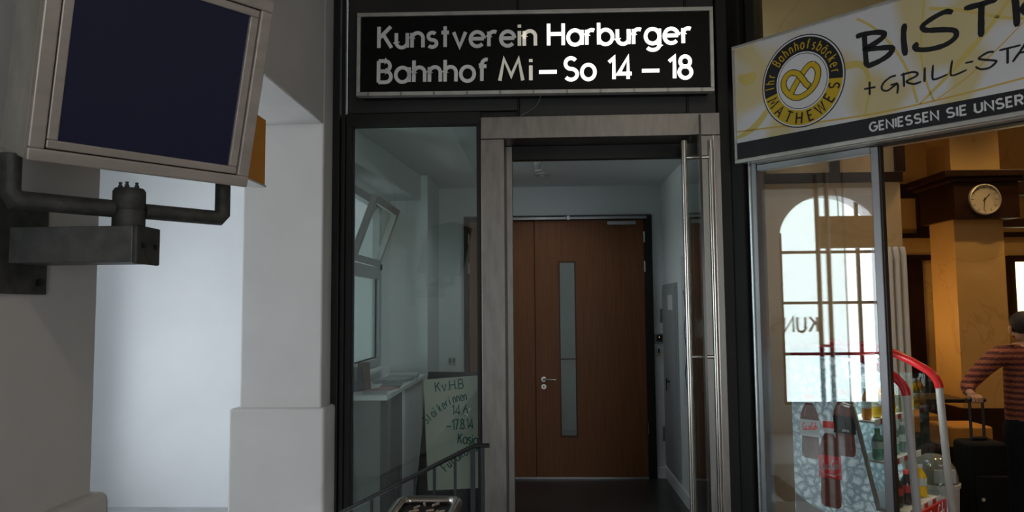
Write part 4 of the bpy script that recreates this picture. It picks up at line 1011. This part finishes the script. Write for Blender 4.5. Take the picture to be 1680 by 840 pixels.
# ------------------------------------------------------------------ person
SKIN = mat('skin', (.46, .24, .15), .5, var=.06, scale=20); HAIR = mat('dark_hair', (.014, .008, .006), .65, var=.5, scale=60, bump=.4, bscale=120)
def swmat():
    m, N, L, b = nt('patterned_sweater'); b.inputs['Roughness'].default_value = .9
    tc = N.new('ShaderNodeTexCoord'); mp = N.new('ShaderNodeMapping'); L.new(tc.outputs['Object'], mp.inputs[0])
    w_ = N.new('ShaderNodeTexWave'); w_.bands_direction = 'Z'; w_.inputs['Scale'].default_value = 7.5; w_.inputs['Distortion'].default_value = 1.2; w_.inputs['Detail'].default_value = 2; w_.inputs['Detail Scale'].default_value = 6
    L.new(mp.outputs[0], w_.inputs['Vector'])
    c = N.new('ShaderNodeTexChecker'); c.inputs['Scale'].default_value = 60; L.new(mp.outputs[0], c.inputs['Vector'])
    n = N.new('ShaderNodeTexNoise'); n.inputs['Scale'].default_value = 55; n.inputs['Detail'].default_value = 3; L.new(mp.outputs[0], n.inputs['Vector'])
    r = N.new('ShaderNodeValToRGB'); e = r.color_ramp.elements
    e[0].position = .0; e[0].color = (.06, .018, .022, 1); e[1].position = 1; e[1].color = (.36, .09, .045, 1)
    for p, q in ((.3, (.25, .05, .04)), (.5, (.09, .032, .034)), (.75, (.44, .17, .09))): x = e.new(p); x.color = (*q, 1)
    ad = N.new('ShaderNodeMath'); ad.operation = 'MULTIPLY_ADD'; ad.inputs[1].default_value = .5; ad.inputs[2].default_value = -.25; L.new(n.outputs['Fac'], ad.inputs[0])
    a2 = N.new('ShaderNodeMath'); L.new(w_.outputs['Fac'], a2.inputs[0]); L.new(ad.outputs[0], a2.inputs[1]); L.new(a2.outputs[0], r.inputs[0])
    mx = N.new('ShaderNodeMix'); mx.data_type = 'RGBA'; mx.blend_type = 'MULTIPLY'; mx.inputs[0].default_value = .35; L.new(r.outputs[0], mx.inputs[6]); L.new(c.outputs['Color'], mx.inputs[7]); L.new(mx.outputs[2], b.inputs['Base Color'])
    bp = N.new('ShaderNodeBump'); bp.inputs['Strength'].default_value = .4; bp.inputs['Distance'].default_value = .006; L.new(n.outputs['Fac'], bp.inputs['Height']); L.new(bp.outputs[0], b.inputs['Normal'])
    return m
def skin_mesh(name, verts, edges, radii, root, m, parent=None, sub=2, loc=None):
    loc = Vector(loc); me = bpy.data.meshes.new(name); me.from_pydata([Vector(v) - loc for v in verts], edges, [])
    o = bpy.data.objects.new(name, me); COL.objects.link(o); o.location = loc; me.materials.append(m)
    md = o.modifiers.new('skin', 'SKIN'); md.use_smooth_shade = True
    sk = me.skin_vertices[0].data
    for i, r_ in enumerate(radii):
        sk[i].radius = r_ if isinstance(r_, tuple) else (r_, r_)
        sk[i].use_root = (i in (root if isinstance(root, (list, tuple)) else (root,)))
    sb_ = o.modifiers.new('sub', 'SUBSURF'); sb_.levels = sub; sb_.render_levels = sub
    if parent: adopt(o, parent)
    return o
PX, PY = 3.585, 5.66
def pw(x, y, z): return (PX + x, PY + y, z)
# body: pelvis, spine, neck, head, arms, legs (faces +y, away from the viewer)
V = [pw(0, 0, .86), pw(0, 0, 1.05), pw(0, -.01, 1.24), pw(0, 0, 1.36), pw(.005, .012, 1.42), pw(.01, .02, 1.47), pw(.015, .022, 1.535), pw(.015, .025, 1.59),
     pw(-.17, -.01, 1.33), pw(-.30, -.02, 1.24), pw(-.455, -.04, 1.10), pw(-.485, -.14, 1.055), pw(-.49, -.20, 1.05),
     pw(.17, 0, 1.33), pw(.23, .03, 1.08), pw(.20, .20, .93), pw(.17, .28, .92),
     pw(-.095, 0, .80), pw(-.11, .01, .45), pw(-.115, -.02, .09), pw(-.12, .10, .04),
     pw(.095, 0, .80), pw(.11, .03, .45), pw(.12, 0, .09), pw(.13, .12, .04)]
# left forearm comes down to the suitcase grip at (3.09, 5.44, 1.03)
E_ = [(0, 1), (1, 2), (2, 3), (3, 4), (4, 5), (5, 6), (6, 7), (3, 8), (8, 9), (9, 10), (10, 11), (11, 12), (3, 13), (13, 14), (14, 15), (15, 16), (0, 17), (17, 18), (18, 19), (19, 20), (0, 21), (21, 22), (22, 23), (23, 24)]
RR = [(.13, .10), (.125, .095), (.14, .10), (.10, .08), .048, (.062, .07), (.074, .088), (.058, .07), .056, .046, .036, .028, .024, .056, .044, .030, .026, .075, .055, .036, .03, .075, .055, .036, .03]
pe = skin_mesh('person', V, E_, RR, 0, SKIN, None, 2, (PX, PY, 0))
tag(pe, 'person in a dark red patterned sweater and jeans seen from behind holding the suitcase', 'person')
SWM = swmat()
Vs = [pw(0, 0, .745), pw(0, 0, .92), pw(0, 0, 1.08), pw(0, -.01, 1.24), pw(0, 0, 1.335), pw(0, .005, 1.385), pw(-.17, -.01, 1.335), pw(-.30, -.02, 1.245), pw(-.452, -.04, 1.105), pw(-.482, -.125, 1.06), pw(.17, 0, 1.335), pw(.235, .03, 1.08), pw(.205, .18, .935)]
Es = [(0, 1), (1, 2), (2, 3), (3, 4), (4, 5), (4, 6), (6, 7), (7, 8), (8, 9), (4, 10), (10, 11), (11, 12)]
Rs = [(.165, .125), (.165, .122), (.165, .12), (.178, .125), (.13, .10), .075, .082, .070, .056, .042, .082, .066, .046]
skin_mesh('sweater', Vs, Es, Rs, 2, SWM, pe, 2, (PX, PY, .8))
DEN = mat('dark_denim', (.010, .013, .021), .85, var=.3, scale=40, spec=.15)
Vt = [pw(0, 0, .93), pw(0, 0, .82), pw(-.095, 0, .74), pw(-.11, .01, .45), pw(-.115, -.02, .07), pw(.095, 0, .74), pw(.11, .03, .45), pw(.12, 0, .07)]
skin_mesh('trousers', Vt, [(0, 1), (1, 2), (2, 3), (3, 4), (1, 5), (5, 6), (6, 7)], [(.145, .11), (.155, .12), .095, .075, .062, .095, .075, .062], 0, DEN, pe, 2, (PX, PY, .05))
for sx_, a in ((-1, (-.118, .03)), (1, (.125, .05))):
    MB(Matrix.Translation(pw(a[0], a[1], 0))).prism(rrect(0, .03, .045, .13, .044), 0, .07, 'z').build('shoe', BLACKP, pe, .02, segs=3)
# hair cap, ears, face
hc = Vector(pw(.015, .022, 1.555))
mb = MB(); rings = []
for i in range(9):
    ph = R(90 - i * 17)
    rings.append([mb.v((hc.x + .090 * math.cos(ph) * math.cos(t), hc.y - .012 + .106 * math.cos(ph) * math.sin(t), hc.z + .098 * math.sin(ph) + (.055 if math.sin(t) > .55 and i > 4 else 0))) for t in [2 * PI * j / 20 for j in range(20)]])
for Aa, Bb in zip(rings, rings[1:]):
    for j in range(20): mb.bm.faces.new((Aa[j], Aa[(j + 1) % 20], Bb[(j + 1) % 20], Bb[j]))
hair = mb.build('hair', HAIR, pe, smooth=True)
for sx_ in (-1, 1):
    MB(Matrix.Translation((hc.x + sx_ * .083, hc.y + .015, hc.z - .045)) @ Matrix.Rotation(R(15 * sx_), 4, 'Z') @ Matrix.Scale(.45, 4, (1, 0, 0))).lathe([(.0, -.032), (.016, -.026), (.024, 0), (.026, .014), (.016, .03), (.0, .033)], n=12).build('ear', SKIN, pe, smooth=True)
    MB(Matrix.Translation((hc.x + sx_ * .032, hc.y + .093, hc.z - .03))).lathe([(.0, -.011), (.009, -.006), (.011, 0), (.009, .006), (.0, .011)], n=10).build('eye', BLACKP, pe, smooth=True)
MB().prism([(hc.x - .014, hc.z - .075), (hc.x + .014, hc.z - .075), (hc.x + .006, hc.z - .03), (hc.x - .006, hc.z - .03)], hc.y + .085, hc.y + .118, 'y').build('nose', SKIN, pe, .004)
box('mouth', mat('lips', (.30, .10, .08), .5), hc.x - .022, hc.x + .022, hc.y + .085, hc.y + .097, hc.z - .103, hc.z - .092, pe, .003)
# fingers closed round the suitcase grip, and a relaxed right hand
def fingers(base, along, curl, down, side_, parent):
    base = Vector(base)
    for k, (ln, off) in enumerate(((.070, -.030), (.078, -.010), (.074, .010), (.060, .029))):
        o_ = base + side_ * off
        q = [o_ - along * .02, o_ + along * ln * .25, o_ + along * ln * .55 + down * .012, o_ + along * ln * .55 + down * .035, o_ + along * ln * .25 + down * .045]
        MB().tube(q, [.0095, .0095, .009, .0085, .007], 8).build('finger', SKIN, parent, smooth=True)
    o_ = base + side_ * (.036 * curl)
    MB().tube([o_ - along * .05, o_ - along * .02 + side_ * .012 * curl + down * .012, o_ + along * .01 + down * .03], [.011, .0105, .008], 8).build('thumb', SKIN, parent, smooth=True)
fingers((3.092, 5.455, 1.048), Vector((0, -1, 0)), 1, Vector((0, 0, -1)), Vector((1, 0, 0)), pe)
fingers(pw(.165, .30, .92), Vector((-.2, .98, 0)).normalized(), -1, Vector((0, 0, -1)), Vector((.98, .2, 0)).normalized(), pe)

# ------------------------------------------------------------------ bistro ceiling spots, the one by the cooler added to brighten its side
for i, (x, y, e, lab) in enumerate(((3.5, 5.7, 75, 'warm ceiling spotlight above the suitcase and tables'), (5.0, 6.2, 75, 'warm ceiling spotlight over the middle of the bistro'), (1.84, 4.73, 8, 'added warm spotlight lighting the cooler side, between the drinks cooler and the glass'), (5.9, 4.6, 75, 'warm ceiling spotlight at the far side of the bistro'))):
    t = thing('ceiling_spotlight', (x, y, 4.2), lab, 'spotlight', 'warm bistro ceiling spotlights')
    MB().lathe([(.07, 4.2), (.075, 4.205), (.075, 4.3)], (x, y, 0), 18).build('can', BLACKP, t, smooth=True)
    MB().lathe([(.05, 4.196), (.055, 4.198), (.055, 4.2)], (x, y, 0), 18).build('lens', mat('warm_lens', (.8, .6, .3), .4, emit=WARM, estr=6), t)
    lo = lamp('spot_light', 'SPOT', (0, 0, 0), e, WARM, .06, spot=105); lo.parent = t; lo.location = (0, 0, -.06)
# added lamp, unseen behind the cream pier, brightening the column's left face
sn = thing('added_column_lamp', (2.95, 7.0, 1.4), 'added warm lamp, unseen behind the cream pier, lighting the column', 'lamp')
box('backplate', ALU, 2.902, 2.915, 6.95, 7.05, 1.35, 1.5, sn, .003)
MB(Matrix.Translation((2.99, 7.0, 1.36))).lathe([(.03, 0), (.05, .12), (.048, .12), (.028, .003)], n=16).build('shade', mat('amber_shade', (.6, .35, .1), .4), sn, smooth=True)
MB().tube([(2.915, 7.0, 1.42), (2.96, 7.0, 1.42)], .008, 8).build('arm', ALU, sn)
lo = lamp('column_fill_light', 'POINT', (0, 0, 0), 9.0, WARM, .04); lo.parent = sn; lo.location = (.04, 0, .16)
# unseen passage lamps, added to brighten the pillar, sign and facade
for x, y, lab in ((1.6, -.6, 'added round lamp, unseen on the passage ceiling above the camera'), (1.6, -4.2, 'added round lamp, unseen on the passage ceiling near its exit')):
    t = thing('added_passage_lamp', (x, y, 4.5), lab, 'ceiling lamp', 'added passage lamps')
    MB().lathe([(.15, 4.54), (.19, 4.55), (.20, 4.60)], (x, y, 0), 24).build('bowl', mat('lamp_bowl', (.8, .75, .65), .4, emit=(1, .85, .65), estr=2.0), t, smooth=True)
    lo = lamp('passage_fill_light', 'POINT', (0, 0, 0), 22, (1, .84, .66), .12); lo.parent = t; lo.location = (0, 0, -.12)
